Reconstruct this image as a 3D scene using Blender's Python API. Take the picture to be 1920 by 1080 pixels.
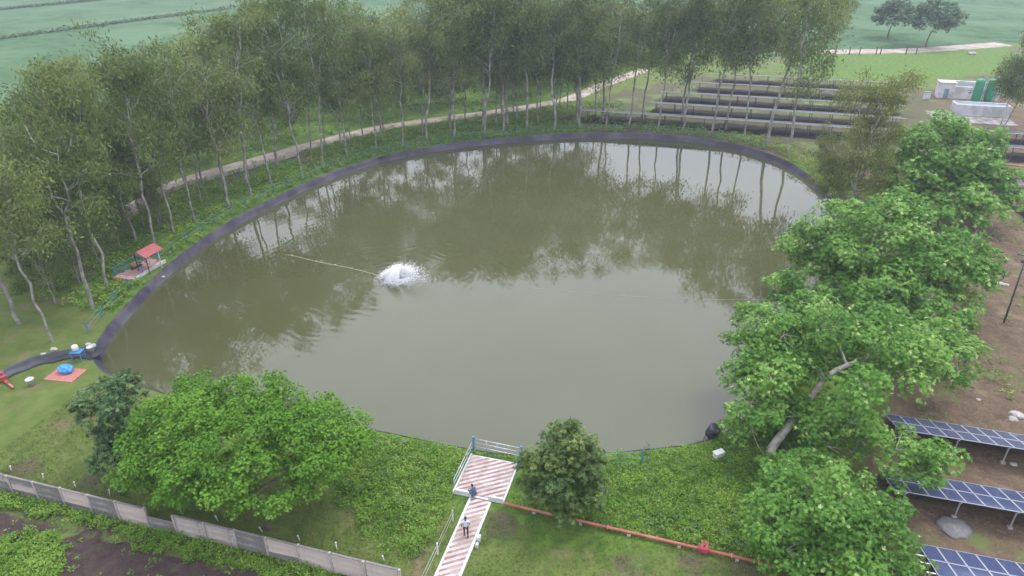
import bpy, bmesh, math, random
import numpy as np
from mathutils import Vector, Matrix, noise as mnoise

for o in list(bpy.data.objects):
    bpy.data.objects.remove(o)
scene = bpy.context.scene
COL = scene.collection
R = math.radians

# ------------------------------------------------------------------ camera
# The site grid is the world: X runs along the solar rows and the boundary wall, Y away from them.
CAM_H, PITCH, FOC, YAW = 34.0, R(28.0), 1300.0, R(15.5)
cam_d = bpy.data.cameras.new('camera')
cam_d.sensor_width = 36.0
cam_d.lens = FOC / 1920 * 36
cam_d.clip_end = 6000
cam = bpy.data.objects.new('camera', cam_d)
COL.objects.link(cam)
cam.location = (0, 0, CAM_H)
cam.rotation_euler = (R(90) - PITCH, 0, YAW)
scene.camera = cam

# ------------------------------------------------------------------ sky, sun, exposure
SUN_EL, SUN_AZ = R(62), R(40)          # azimuth measured from +Y towards +X
world = bpy.data.worlds.new('World')
scene.world = world
world.use_nodes = True
wn = world.node_tree
wn.nodes.clear()
wo = wn.nodes.new('ShaderNodeOutputWorld')
sky = wn.nodes.new('ShaderNodeTexSky')
sky.sky_type = 'NISHITA'
sky.sun_disc = False
sky.sun_elevation = SUN_EL
sky.sun_rotation = SUN_AZ
sky.dust_density = 4.0
sky.air_density = 1.0
bg_sky = wn.nodes.new('ShaderNodeBackground')
bg_sky.inputs['Strength'].default_value = 0.05
wn.links.new(sky.outputs[0], bg_sky.inputs['Color'])
bg_cloud = wn.nodes.new('ShaderNodeBackground')      # monsoon cloud deck: standard overcast sky, L = Lz (1 + 2 sin e) / 3
w_tc = wn.nodes.new('ShaderNodeTexCoord')
w_sx = wn.nodes.new('ShaderNodeSeparateXYZ')
wn.links.new(w_tc.outputs['Generated'], w_sx.inputs[0])
w_mx = wn.nodes.new('ShaderNodeMath')
w_mx.operation = 'MAXIMUM'
w_mx.inputs[1].default_value = 0.0
wn.links.new(w_sx.outputs['Z'], w_mx.inputs[0])
w_ma = wn.nodes.new('ShaderNodeMath')
w_ma.operation = 'MULTIPLY_ADD'
LZ = 2.9
w_ma.inputs[1].default_value = LZ * 2 / 3
w_ma.inputs[2].default_value = LZ / 3
wn.links.new(w_mx.outputs[0], w_ma.inputs[0])
wn.links.new(w_ma.outputs[0], bg_cloud.inputs['Strength'])
bg_cloud.inputs['Color'].default_value = (0.88, 0.93, 1.08, 1)
mixw = wn.nodes.new('ShaderNodeMixShader')
mixw.inputs[0].default_value = 0.85
wn.links.new(bg_sky.outputs[0], mixw.inputs[1])
wn.links.new(bg_cloud.outputs[0], mixw.inputs[2])
wn.links.new(mixw.outputs[0], wo.inputs['Surface'])

sun_d = bpy.data.lights.new('sun', 'SUN')
sun_d.energy = 1.6
sun_d.angle = R(14)
sun_d.color = (1.0, 0.97, 0.92)
sun = bpy.data.objects.new('sun', sun_d)
COL.objects.link(sun)
sdir = Vector((math.sin(SUN_AZ) * math.cos(SUN_EL), math.cos(SUN_AZ) * math.cos(SUN_EL), math.sin(SUN_EL)))
sun.rotation_euler = sdir.to_track_quat('Z', 'Y').to_euler()
sun.location = (0, 0, 60)

vs = scene.view_settings
vs.view_transform = 'Standard'
vs.look = 'None'
vs.gamma = 1
vs.exposure = 0.45
vs.use_curve_mapping = False
scene.cycles.use_denoising = True
scene.cycles.max_bounces = 6
scene.cycles.diffuse_bounces = 3
scene.cycles.glossy_bounces = 3
scene.cycles.transmission_bounces = 3
scene.cycles.transparent_max_bounces = 6
scene.cycles.volume_bounces = 0
scene.cycles.caustics_reflective = False
scene.cycles.caustics_refractive = False

# ------------------------------------------------------------------ helpers
CY, SY = math.cos(YAW), math.sin(YAW)


def P(px, py, z=0.0):
    """Ground survey: point at height z seen at (px, py) of the 1920-wide photograph, in site metres."""
    u = (px - 960) / FOC
    v = (540 - py) / FOC
    dy = math.cos(PITCH) + v * math.sin(PITCH)
    dz = -math.sin(PITCH) + v * math.cos(PITCH)
    t = (z - CAM_H) / dz
    x, y = u * t, dy * t
    return Vector((x * CY - y * SY, x * SY + y * CY, z))


def link(o, parent=None):
    COL.objects.link(o)
    if parent is not None:
        o.parent = parent
    return o


def tag(o, label=None, cat=None, group=None, kind=None):
    if label:
        o['label'] = label
    if cat:
        o['category'] = cat
    if group:
        o['group'] = group
    if kind:
        o['kind'] = kind
    return o


def empty(name, loc=(0, 0, 0), rz=0.0, parent=None):
    o = bpy.data.objects.new(name, None)
    o.empty_display_size = 0.2
    o.location = loc
    o.rotation_euler = (0, 0, rz)
    return link(o, parent)


def mobj(name, mesh, mat=None, parent=None, loc=None):
    if mat is not None and len(mesh.materials) == 0:
        for m in (mat if isinstance(mat, (list, tuple)) else [mat]):
            mesh.materials.append(m)
    o = bpy.data.objects.new(name, mesh)
    if loc is not None:
        o.location = loc
    return link(o, parent)


class MB:
    """collects boxes, tubes and sheets into one mesh"""
    def __init__(s):
        s.v, s.f, s.m, s.sm = [], [], [], []

    def add(s, verts, faces, mi=0, smooth=False):
        b = len(s.v)
        s.v += [tuple(p) for p in verts]
        for f in faces:
            s.f.append([b + i for i in f])
            s.m.append(mi)
            s.sm.append(smooth)
        return s

    def box(s, c, size, mi=0, rz=0.0, bev=0.0, M=None):
        hx, hy, hz = size[0] / 2, size[1] / 2, size[2] / 2
        if bev > 0:
            b = min(bev, hx * .9, hy * .9, hz * .9)
            pts, idx = [], {}
            for sx in (-1, 1):
                for sy in (-1, 1):
                    for sz in (-1, 1):
                        for ax in range(3):
                            p = [sx * hx, sy * hy, sz * hz]
                            for a in range(3):
                                if a != ax:
                                    p[a] -= (sx, sy, sz)[a] * b
                            idx[(sx, sy, sz, ax)] = len(pts)
                            pts.append(p)
            fs = []
            for ax in range(3):
                o1, o2 = [a for a in range(3) if a != ax]
                for sg in (-1, 1):
                    q = []
                    for (a, c2) in ((-1, -1), (1, -1), (1, 1), (-1, 1)):
                        k = [0, 0, 0]
                        k[ax], k[o1], k[o2] = sg, a, c2
                        q.append(idx[(k[0], k[1], k[2], ax)])
                    fs.append(q if (sg > 0) == (ax != 1) else q[::-1])
            for ax in range(3):       # edges along ax
                o1, o2 = [a for a in range(3) if a != ax]
                for a in (-1, 1):
                    for c2 in (-1, 1):
                        def key(sg, which):
                            k = [0, 0, 0]
                            k[ax], k[o1], k[o2] = sg, a, c2
                            return idx[(k[0], k[1], k[2], which)]
                        fs.append([key(-1, o1), key(1, o1), key(1, o2), key(-1, o2)])
            for sx in (-1, 1):
                for sy in (-1, 1):
                    for sz in (-1, 1):
                        fs.append([idx[(sx, sy, sz, a)] for a in range(3)])
        else:
            pts = [[x, y, z] for x in (-hx, hx) for y in (-hy, hy) for z in (-hz, hz)]
            fs = [[0, 1, 3, 2], [4, 6, 7, 5], [0, 4, 5, 1], [2, 3, 7, 6], [0, 2, 6, 4], [1, 5, 7, 3]]
        if M is None:
            M = Matrix.Translation(c) @ Matrix.Rotation(rz, 4, 'Z')
        else:
            M = M @ Matrix.Translation(c) @ Matrix.Rotation(rz, 4, 'Z')
        return s.add([M @ Vector(p) for p in pts], fs, mi)

    def tube(s, pts, rad, n=6, mi=0, caps=True, smooth=True):
        pts = [Vector(p) for p in pts]
        if not isinstance(rad, (list, tuple)):
            rad = [rad] * len(pts)
        vs, fs = [], []
        ref = Vector((0, 0, 1))
        d0 = (pts[1] - pts[0]).normalized()
        if abs(d0.dot(ref)) > .9:
            ref = Vector((1, 0, 0))
        for i, p in enumerate(pts):
            d = (pts[min(i + 1, len(pts) - 1)] - pts[max(i - 1, 0)])
            if d.length < 1e-9:
                d = Vector((0, 0, 1))
            d.normalize()
            a = d.cross(ref)
            if a.length < 1e-4:
                a = d.cross(Vector((0, 1, 0)))
            a.normalize()
            b = d.cross(a)
            for k in range(n):
                t = 2 * math.pi * k / n
                vs.append(p + (a * math.cos(t) + b * math.sin(t)) * rad[i])
        for i in range(len(pts) - 1):
            for k in range(n):
                fs.append([i * n + k, i * n + (k + 1) % n, (i + 1) * n + (k + 1) % n, (i + 1) * n + k])
        if caps:
            fs.append(list(range(n))[::-1])
            fs.append([(len(pts) - 1) * n + k for k in range(n)])
        return s.add(vs, fs, mi, smooth)

    def lathe(s, prof, c=(0, 0, 0), n=16, mi=0, smooth=True):
        vs, fs = [], []
        for (r, z) in prof:
            for k in range(n):
                t = 2 * math.pi * k / n
                vs.append((c[0] + r * math.cos(t), c[1] + r * math.sin(t), c[2] + z))
        for i in range(len(prof) - 1):
            for k in range(n):
                fs.append([i * n + k, i * n + (k + 1) % n, (i + 1) * n + (k + 1) % n, (i + 1) * n + k])
        fs.append(list(range(n))[::-1])
        fs.append([(len(prof) - 1) * n + k for k in range(n)])
        return s.add(vs, fs, mi, smooth)

    def mesh(s, name, mats=None):
        me = bpy.data.meshes.new(name)
        me.from_pydata(s.v, [], s.f)
        if mats is not None:
            for m in (mats if isinstance(mats, (list, tuple)) else [mats]):
                me.materials.append(m)
        me.polygons.foreach_set('material_index', s.m)
        me.polygons.foreach_set('use_smooth', s.sm)
        me.update()
        return me

    def build(s, name, mats, parent=None, loc=None):
        return mobj(name, s.mesh(name, mats), None, parent, loc)


def quads_mesh(name, V, tint=None, mat=None):
    """V: (n, 4, 3) corner array -> mesh of n loose quads with a per-corner 'tint' value"""
    n = len(V)
    me = bpy.data.meshes.new(name)
    me.vertices.add(n * 4)
    me.vertices.foreach_set('co', np.ascontiguousarray(V, dtype=np.float32).ravel())
    me.loops.add(n * 4)
    me.loops.foreach_set('vertex_index', np.arange(n * 4, dtype=np.int32))
    me.polygons.add(n)
    me.polygons.foreach_set('loop_start', np.arange(0, n * 4, 4, dtype=np.int32))
    if tint is not None:
        at = me.attributes.new('tint', 'FLOAT', 'POINT')
        at.data.foreach_set('value', np.repeat(tint, 4).astype(np.float32))
    me.update(calc_edges=True)
    if mat is not None:
        me.materials.append(mat)
    return me


def leaf_quads(pos, direc, side, length, width):
    """kite-shaped leaves: base, two shoulders, tip"""
    length = length[:, None]
    width = width[:, None]
    a = pos
    b = pos + direc * length * .45 + side * width * .5
    c = pos + direc * length
    d = pos + direc * length * .45 - side * width * .5
    return np.stack([a, b, c, d], axis=1)


def unit(v):
    return v / np.maximum(np.linalg.norm(v, axis=-1, keepdims=True), 1e-9)


# ------------------------------------------------------------------ materials
def new_mat(name):
    m = bpy.data.materials.new(name)
    m.use_nodes = True
    nt = m.node_tree
    nt.nodes.clear()
    out = nt.nodes.new('ShaderNodeOutputMaterial')
    return m, nt, out


def nd(nt, t, **kw):
    n = nt.nodes.new(t)
    for k, v in kw.items():
        if k in n.inputs:
            n.inputs[k].default_value = v
        else:
            setattr(n, k, v)
    return n


def mix_col(nt, fac, a, b, blend='MIX'):
    n = nt.nodes.new('ShaderNodeMix')
    n.data_type = 'RGBA'
    n.blend_type = blend
    for i, x in ((0, fac), (6, a), (7, b)):
        if hasattr(x, 'is_linked') or isinstance(x, bpy.types.NodeSocket):
            nt.links.new(x, n.inputs[i])
        else:
            n.inputs[i].default_value = x if i == 0 else (*x, 1)
    return n.outputs[2]


def noise_fac(nt, scale, detail=4, lo=.35, hi=.65, coord='Object', rough=.6, dims=None):
    tc = nd(nt, 'ShaderNodeTexCoord')
    mp = nd(nt, 'ShaderNodeMapping')
    if dims:
        mp.inputs['Scale'].default_value = dims
    nt.links.new(tc.outputs[coord], mp.inputs['Vector'])
    n = nd(nt, 'ShaderNodeTexNoise', Scale=scale, Detail=detail, Roughness=rough)
    nt.links.new(mp.outputs[0], n.inputs['Vector'])
    r = nd(nt, 'ShaderNodeMapRange')
    r.inputs['From Min'].default_value = lo
    r.inputs['From Max'].default_value = hi
    nt.links.new(n.outputs['Fac'], r.inputs['Value'])
    return r.outputs[0]


def simple(name, a, b=None, scale=3.0, rough=.7, metal=0.0, bump=0.0, bscale=20, spec=.4, lo=.35, hi=.65, c=None, cscale=.6):
    m, nt, out = new_mat(name)
    p = nd(nt, 'ShaderNodeBsdfPrincipled', Roughness=rough, Metallic=metal)
    p.inputs['Specular IOR Level'].default_value = spec
    if b is None:
        b = tuple(x * .8 for x in a)
    col = mix_col(nt, noise_fac(nt, scale, 5, lo, hi), a, b)
    if c is not None:
        col = mix_col(nt, noise_fac(nt, cscale, 5, .45, .62), col, c)
    nt.links.new(col, p.inputs['Base Color'])
    if bump:
        tc = nd(nt, 'ShaderNodeTexCoord')
        n = nd(nt, 'ShaderNodeTexNoise', Scale=bscale, Detail=5)
        nt.links.new(tc.outputs['Object'], n.inputs['Vector'])
        bp = nd(nt, 'ShaderNodeBump', Strength=bump, Distance=.05)
        nt.links.new(n.outputs['Fac'], bp.inputs['Height'])
        nt.links.new(bp.outputs[0], p.inputs['Normal'])
    nt.links.new(p.outputs[0], out.inputs['Surface'])
    return m


def leaf_mat(name, stops, trans=.25, rough=.5, rnd=.25, spec=.3):
    """leaf colour follows the leaf's own 'tint' (age of the shoot) and the plant"""
    m, nt, out = new_mat(name)
    at = nd(nt, 'ShaderNodeAttribute', attribute_name='tint')
    oi = nd(nt, 'ShaderNodeObjectInfo')
    ma = nd(nt, 'ShaderNodeMath', operation='MULTIPLY_ADD')
    ma.inputs[1].default_value = rnd
    nt.links.new(oi.outputs['Random'], ma.inputs[0])
    sub = nd(nt, 'ShaderNodeMath', operation='SUBTRACT')
    sub.inputs[1].default_value = rnd / 2
    nt.links.new(at.outputs['Fac'], sub.inputs[0])
    nt.links.new(sub.outputs[0], ma.inputs[2])
    cr = nd(nt, 'ShaderNodeValToRGB')
    els = cr.color_ramp.elements
    for i, (pos, c) in enumerate(stops):
        e = els[i] if i < 2 else els.new(pos)
        e.position = pos
        e.color = (*c, 1)
    nt.links.new(ma.outputs[0], cr.inputs['Fac'])
    p = nd(nt, 'ShaderNodeBsdfPrincipled', Roughness=rough)
    p.inputs['Specular IOR Level'].default_value = spec
    nt.links.new(cr.outputs[0], p.inputs['Base Color'])
    t = nd(nt, 'ShaderNodeBsdfTranslucent')
    nt.links.new(cr.outputs[0], t.inputs['Color'])
    mx = nd(nt, 'ShaderNodeMixShader')
    mx.inputs[0].default_value = trans
    nt.links.new(p.outputs[0], mx.inputs[1])
    nt.links.new(t.outputs[0], mx.inputs[2])
    nt.links.new(mx.outputs[0], out.inputs['Surface'])
    return m


M = {}
M['euc_leaf'] = leaf_mat('eucalyptus_leaf', [(0, (.068, .108, .026)), (.5, (.140, .190, .050)), (1, (.25, .275, .09))], .38, .65, .5, .12)
M['euc_bark'] = simple('eucalyptus_bark', (.25, .225, .20), (.13, .115, .105), 1.6, .85, c=(.36, .34, .31), cscale=.9)
M['broad_leaf'] = leaf_mat('glossy_leaf', [(0, (.040, .110, .014)), (.5, (.096, .222, .028)), (.85, (.180, .325, .058)), (1, (.35, .45, .15))], .30, .55, .15, .2)
M['rain_leaf'] = leaf_mat('feathery_leaf', [(0, (.055, .135, .012)), (.5, (.100, .225, .020)), (1, (.17, .31, .038))], .3, .6, .15, .15)
M['dark_leaf'] = leaf_mat('dark_leaf', [(0, (.030, .070, .022)), (.55, (.068, .130, .042)), (1, (.14, .20, .07))], .2, .55, .15, .2)
M['mango_leaf'] = leaf_mat('mango_leaf', [(0, (.038, .072, .016)), (.55, (.082, .140, .030)), (1, (.20, .235, .055))], .2, .5, .15, .25)
M['weed_leaf'] = leaf_mat('weed_leaf', [(0, (.058, .135, .014)), (.5, (.120, .230, .026)), (1, (.23, .33, .055))], .32, .6, 0, .15)
M['bank_leaf'] = leaf_mat('bank_leaf', [(0, (.075, .150, .016)), (.5, (.155, .255, .030)), (1, (.27, .36, .065))], .34, .65, 0, .1)
M['olive_leaf'] = leaf_mat('olive_leaf', [(0, (.085, .115, .026)), (.5, (.165, .195, .048)), (1, (.28, .29, .09))], .36, .6, .2, .12)
M['grass_blade'] = leaf_mat('grass_blade', [(0, (.048, .088, .014)), (.45, (.085, .135, .024)), (.7, (.13, .165, .038)), (1, (.25, .225, .10))], .3, .7, 0, .1)
M['bark'] = simple('brown_bark', (.16, .125, .095), (.075, .058, .045), 3, .9, bump=.3)
M['pale_bark'] = simple('pale_bark', (.52, .49, .42), (.33, .29, .23), 2.2, .8, c=(.22, .18, .14), cscale=1.2, bump=.3)
M['liner'] = simple('pond_liner_plastic', (.040, .036, .052), (.028, .025, .038), .8, .6, bump=.8, bscale=2.2, spec=.25, c=(.075, .068, .085), cscale=.25)
M['black_plastic'] = simple('black_plastic', (.022, .023, .032), (.05, .05, .058), 1.5, .4, bump=.3, bscale=4)
M['concrete'] = simple('stained_concrete', (.36, .32, .28), (.18, .165, .16), 1.1, .9, c=(.47, .41, .36), cscale=.45, bump=.3, bscale=9)
M['concrete_dark'] = simple('mossy_concrete', (.17, .16, .155), (.09, .088, .085), 1.3, .9, c=(.30, .27, .24), cscale=.7, bump=.3)
M['pink_concrete'] = simple('pinkish_concrete', (.44, .36, .31), (.30, .235, .205), .5, .9, c=(.50, .45, .39), cscale=.3)
M['far_concrete'] = simple('pale_boundary_concrete', (.50, .44, .37), (.36, .30, .25), .4, .9)
M['white_paint'] = simple('white_paint', (.56, .555, .55), (.46, .455, .45), 1.5, .7, c=(.36, .345, .33), cscale=.5)
M['red_tile'] = simple('red_paver', (.26, .125, .108), (.20, .095, .082), 2.4, .9, c=(.31, .21, .18), cscale=.8)
M['white_tile'] = simple('white_paver', (.40, .38, .37), (.33, .31, .30), 2.4, .9, c=(.27, .23, .20), cscale=.6)
M['red_pipe'] = simple('red_oxide_pipe', (.34, .095, .065), (.25, .075, .055), 1.3, .55, c=(.42, .16, .12), cscale=.6)
M['red_paint'] = simple('red_paint', (.34, .055, .06), (.27, .045, .05), 2, .5)
M['red_roof'] = simple('red_roof_sheet', (.33, .075, .075), (.27, .065, .065), 2, .5)
M['pink_floor'] = simple('pink_floor', (.50, .27, .27), (.42, .22, .22), 1.5, .8)
M['brick_red'] = simple('red_pad', (.36, .135, .11), (.29, .10, .085), 2.5, .85, c=(.42, .2, .17), cscale=.7)
M['blue_paint'] = simple('blue_paint', (.05, .20, .38), (.04, .15, .30), 3, .5)
M['teal_wire'] = simple('teal_wire', (.10, .25, .27), (.07, .18, .20), 3, .5)
M['blue_tarp'] = simple('blue_tarpaulin', (.05, .25, .50), (.04, .19, .42), 2, .35, bump=.3, bscale=5)
M['galv'] = simple('galvanised_steel', (.52, .53, .55), (.40, .41, .43), 3, .45, .6)
M['pole_steel'] = simple('weathered_pole', (.10, .085, .08), (.06, .052, .05), 4, .7)
M['dark_back'] = simple('panel_backsheet', (.05, .05, .06), (.04, .04, .05), 2, .6)  # dark grey: shade on the panel undersides put into the colour
M['green_paint'] = simple('green_vessel', (.035, .25, .12), (.03, .2, .10), 2, .4)
M['grey_blue'] = simple('grey_blue_steel', (.19, .25, .30), (.13, .18, .22), 2, .5)
M['rope'] = simple('rope', (.30, .28, .17), (.22, .20, .12), 4, .9)
M['thin_rope'] = simple('thin_rope', (.34, .34, .32), (.28, .28, .26), 4, .9)
M['stone'] = simple('pale_stone', (.36, .33, .31), (.25, .23, .21), 3, .9, bump=.4)
M['skin'] = simple('skin', (.21, .11, .07), (.18, .095, .06), 5, .55)
M['hair'] = simple('hair', (.012, .010, .009), (.02, .016, .014), 8, .5)
M['shirt_blue'] = simple('pale_blue_shirt', (.46, .52, .68), (.38, .44, .60), 6, .85)
M['trouser_dark'] = simple('dark_trousers', (.045, .035, .040), (.03, .025, .03), 6, .9)
M['shirt_navy'] = simple('navy_shirt', (.045, .085, .16), (.035, .065, .13), 6, .85)
M['trouser_grey'] = simple('grey_trousers', (.09, .12, .16), (.07, .09, .12), 6, .9)
M['shoe'] = simple('shoe', (.05, .03, .025), (.035, .02, .018), 6, .6)
M['yellow_paint'] = simple('yellow_paint', (.52, .36, .12), (.42, .29, .10), 3, .6)
M['dusty_cells'] = simple('dusty_solar_glass', (.045, .043, .052), (.075, .07, .072), .7, .5, spec=.35)
M['track'] = simple('pale_dirt', (.30, .235, .19), (.20, .155, .125), .5, .95, c=(.36, .30, .25), cscale=.22, bump=.4, bscale=3)
M['gravel'] = simple('grey_gravel', (.17, .165, .16), (.11, .105, .10), 9, .95, bump=.5, bscale=14)


def m_ground():
    m, nt, out = new_mat('ground_surface')
    p = nd(nt, 'ShaderNodeBsdfPrincipled', Roughness=.95)
    p.inputs['Specular IOR Level'].default_value = .15
    L = nt.links
    lawn = mix_col(nt, noise_fac(nt, .55, 6, .38, .66), (.074, .112, .022), (.115, .148, .038))
    lawn = mix_col(nt, noise_fac(nt, 2.6, 5, .52, .75), lawn, (.115, .105, .040))
    lawn = mix_col(nt, noise_fac(nt, .33, 5, .57, .70), lawn, (.155, .12, .068))
    lush = mix_col(nt, noise_fac(nt, 1.2, 5, .35, .65), (.055, .105, .018), (.110, .175, .030))
    soil = mix_col(nt, noise_fac(nt, .7, 7, .36, .64, rough=.7), (.080, .054, .034), (.142, .098, .063))
    soil = mix_col(nt, noise_fac(nt, 5.0, 5, .55, .72), soil, (.19, .15, .11))
    soil = mix_col(nt, noise_fac(nt, .13, 6, .55, .66, rough=.65), soil, (.105, .135, .038))
    soil = mix_col(nt, noise_fac(nt, .3, 5, .56, .68), soil, (.175, .135, .085))
    dirt = mix_col(nt, noise_fac(nt, 1.7, 8, .34, .66, rough=.72), (.038, .026, .024), (.068, .046, .042))
    dirt = mix_col(nt, noise_fac(nt, .35, 5, .60, .70), dirt, (.085, .110, .035))
    dry = mix_col(nt, noise_fac(nt, .4, 6, .36, .64), (.100, .084, .052), (.075, .080, .032))
    dry = mix_col(nt, noise_fac(nt, .13, 5, .53, .64), dry, (.115, .165, .045))
    crop = mix_col(nt, noise_fac(nt, .09, 6, .35, .65), (.042, .092, .032), (.060, .124, .044))
    crop = mix_col(nt, noise_fac(nt, .16, 7, .47, .60, rough=.8), crop, (.026, .058, .020))
    crop = mix_col(nt, noise_fac(nt, .03, 4, .45, .62), crop, (.075, .130, .060))
    col = lawn
    for nm, c in (('lush', lush), ('soil', soil), ('dirt', dirt), ('dry', dry), ('crop', crop), ('black', mix_col(nt, noise_fac(nt, .8, 5, .35, .65), (.020, .017, .016), (.034, .029, .025)))):  # black: shade beneath the solar tables, put into the ground colour
        at = nd(nt, 'ShaderNodeAttribute', attribute_name=nm)
        nz = noise_fac(nt, 1.1, 6, .2, .8, rough=.7)
        ad = nd(nt, 'ShaderNodeMath', operation='ADD')
        L.new(at.outputs['Fac'], ad.inputs[0])
        L.new(nz, ad.inputs[1])
        r = nd(nt, 'ShaderNodeMapRange')
        r.inputs['From Min'].default_value = .85
        r.inputs['From Max'].default_value = 1.15
        L.new(ad.outputs[0], r.inputs['Value'])
        col = mix_col(nt, r.outputs[0], col, c)
    L.new(col, p.inputs['Base Color'])
    tc = nd(nt, 'ShaderNodeTexCoord')
    n = nd(nt, 'ShaderNodeTexNoise', Scale=2.2, Detail=8, Roughness=.7)
    L.new(tc.outputs['Object'], n.inputs['Vector'])
    bp = nd(nt, 'ShaderNodeBump', Strength=.9, Distance=.25)
    L.new(n.outputs['Fac'], bp.inputs['Height'])
    L.new(bp.outputs[0], p.inputs['Normal'])
    L.new(p.outputs[0], out.inputs['Surface'])
    return m


AER = P(742, 522, -.78)


def m_water():
    m, nt, out = new_mat('pond_water')
    L = nt.links
    p = nd(nt, 'ShaderNodeBsdfPrincipled', Roughness=.018, IOR=1.54)
    col = mix_col(nt, noise_fac(nt, .045, 3, .35, .65), (.054, .056, .022), (.064, .066, .030))
    L.new(col, p.inputs['Base Color'])
    rg_ = nd(nt, 'ShaderNodeMapRange')          # wind patches
    rg_.inputs['To Min'].default_value = .008
    rg_.inputs['To Max'].default_value = .07
    L.new(noise_fac(nt, .05, 3, .45, .75), rg_.inputs['Value'])
    L.new(rg_.outputs[0], p.inputs['Roughness'])
    tc = nd(nt, 'ShaderNodeTexCoord')
    n1 = nd(nt, 'ShaderNodeTexNoise', Scale=1.5, Detail=3, Roughness=.5)
    L.new(tc.outputs['Object'], n1.inputs['Vector'])
    n2 = nd(nt, 'ShaderNodeTexNoise', Scale=.35, Detail=2, Roughness=.5)
    L.new(tc.outputs['Object'], n2.inputs['Vector'])
    # rings spreading from the aerator
    vm = nd(nt, 'ShaderNodeVectorMath', operation='DISTANCE')
    vm.inputs[1].default_value = tuple(AER)
    L.new(tc.outputs['Object'], vm.inputs[0])
    nz = nd(nt, 'ShaderNodeTexNoise', Scale=.25, Detail=2)
    L.new(tc.outputs['Object'], nz.inputs['Vector'])
    ph = nd(nt, 'ShaderNodeMath', operation='MULTIPLY_ADD')
    ph.inputs[1].default_value = 5.2
    L.new(vm.outputs['Value'], ph.inputs[0])
    nzm = nd(nt, 'ShaderNodeMath', operation='MULTIPLY')
    nzm.inputs[1].default_value = 16
    L.new(nz.outputs['Fac'], nzm.inputs[0])
    L.new(nzm.outputs[0], ph.inputs[2])
    sn = nd(nt, 'ShaderNodeMath', operation='SINE')
    L.new(ph.outputs[0], sn.inputs[0])
    fall = nd(nt, 'ShaderNodeMapRange')
    fall.inputs['From Min'].default_value = 2
    fall.inputs['From Max'].default_value = 34
    fall.inputs['To Min'].default_value = 1.3
    fall.inputs['To Max'].default_value = .0
    L.new(vm.outputs['Value'], fall.inputs['Value'])
    rg = nd(nt, 'ShaderNodeMath', operation='MULTIPLY')
    L.new(sn.outputs[0], rg.inputs[0])
    L.new(fall.outputs[0], rg.inputs[1])
    a1 = nd(nt, 'ShaderNodeMath', operation='MULTIPLY_ADD')
    a1.inputs[1].default_value = 1.3
    L.new(n1.outputs['Fac'], a1.inputs[0])
    L.new(rg.outputs[0], a1.inputs[2])
    a2 = nd(nt, 'ShaderNodeMath', operation='MULTIPLY_ADD')
    a2.inputs[1].default_value = 2.0
    L.new(n2.outputs['Fac'], a2.inputs[0])
    L.new(a1.outputs[0], a2.inputs[2])
    bp = nd(nt, 'ShaderNodeBump', Strength=1.0, Distance=.0019)
    L.new(a2.outputs[0], bp.inputs['Height'])
    L.new(bp.outputs[0], p.inputs['Normal'])
    L.new(p.outputs[0], out.inputs['Surface'])
    return m


def m_panel():
    m, nt, out = new_mat('solar_cells')
    L = nt.links
    p = nd(nt, 'ShaderNodeBsdfPrincipled', Roughness=.12)
    p.inputs['Coat Weight'].default_value = .0
    tc = nd(nt, 'ShaderNodeTexCoord')
    sx = nd(nt, 'ShaderNodeSeparateXYZ')
    L.new(tc.outputs['Object'], sx.inputs[0])
    lines = None
    for ax, pitch in ((0, .166), (1, .152)):
        md = nd(nt, 'ShaderNodeMath', operation='PINGPONG')
        md.inputs[1].default_value = pitch / 2
        L.new(sx.outputs[ax], md.inputs[0])
        lt = nd(nt, 'ShaderNodeMath', operation='LESS_THAN')
        lt.inputs[1].default_value = .006
        L.new(md.outputs[0], lt.inputs[0])
        if lines is None:
            lines = lt.outputs[0]
        else:
            mx = nd(nt, 'ShaderNodeMath', operation='MAXIMUM')
            L.new(lines, mx.inputs[0])
            L.new(lt.outputs[0], mx.inputs[1])
            lines = mx.outputs[0]
    oi = nd(nt, 'ShaderNodeObjectInfo')
    base = mix_col(nt, oi.outputs['Random'], (.026, .036, .088), (.038, .048, .100))
    cell = mix_col(nt, noise_fac(nt, 9, 2, .4, .6), base, (.034, .048, .108))
    col = mix_col(nt, lines, cell, (.17, .19, .27))
    L.new(col, p.inputs['Base Color'])
    L.new(p.outputs[0], out.inputs['Surface'])
    return m


def m_spray():
    m, nt, out = new_mat('white_spray')
    d = nd(nt, 'ShaderNodeBsdfDiffuse', Color=(.92, .92, .94, 1))
    t = nd(nt, 'ShaderNodeBsdfTranslucent', Color=(.92, .92, .94, 1))
    mx = nd(nt, 'ShaderNodeMixShader')
    mx.inputs[0].default_value = .45
    nt.links.new(d.outputs[0], mx.inputs[1])
    nt.links.new(t.outputs[0], mx.inputs[2])
    nt.links.new(mx.outputs[0], out.inputs['Surface'])
    return m


M['ground'] = m_ground()
M['water'] = m_water()
M['cells'] = m_panel()
M['spray'] = m_spray()

# ------------------------------------------------------------------ pond outline
rim_px = [(178, 648), (232, 577), (310, 500), (395, 436), (485, 385), (590, 335), (700, 297), (830, 271), (960, 257), (1090, 249),
          (1230, 251), (1340, 262), (1440, 287), (1510, 322), (1560, 375), (1580, 450), (1565, 540), (1520, 625), (1445, 738), (1345, 817),
          (1180, 845), (1000, 853), (880, 841), (690, 803), (520, 775), (345, 745), (230, 712), (182, 685)]
rim_pts = [P(x, y, .1) for x, y in rim_px]


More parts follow.
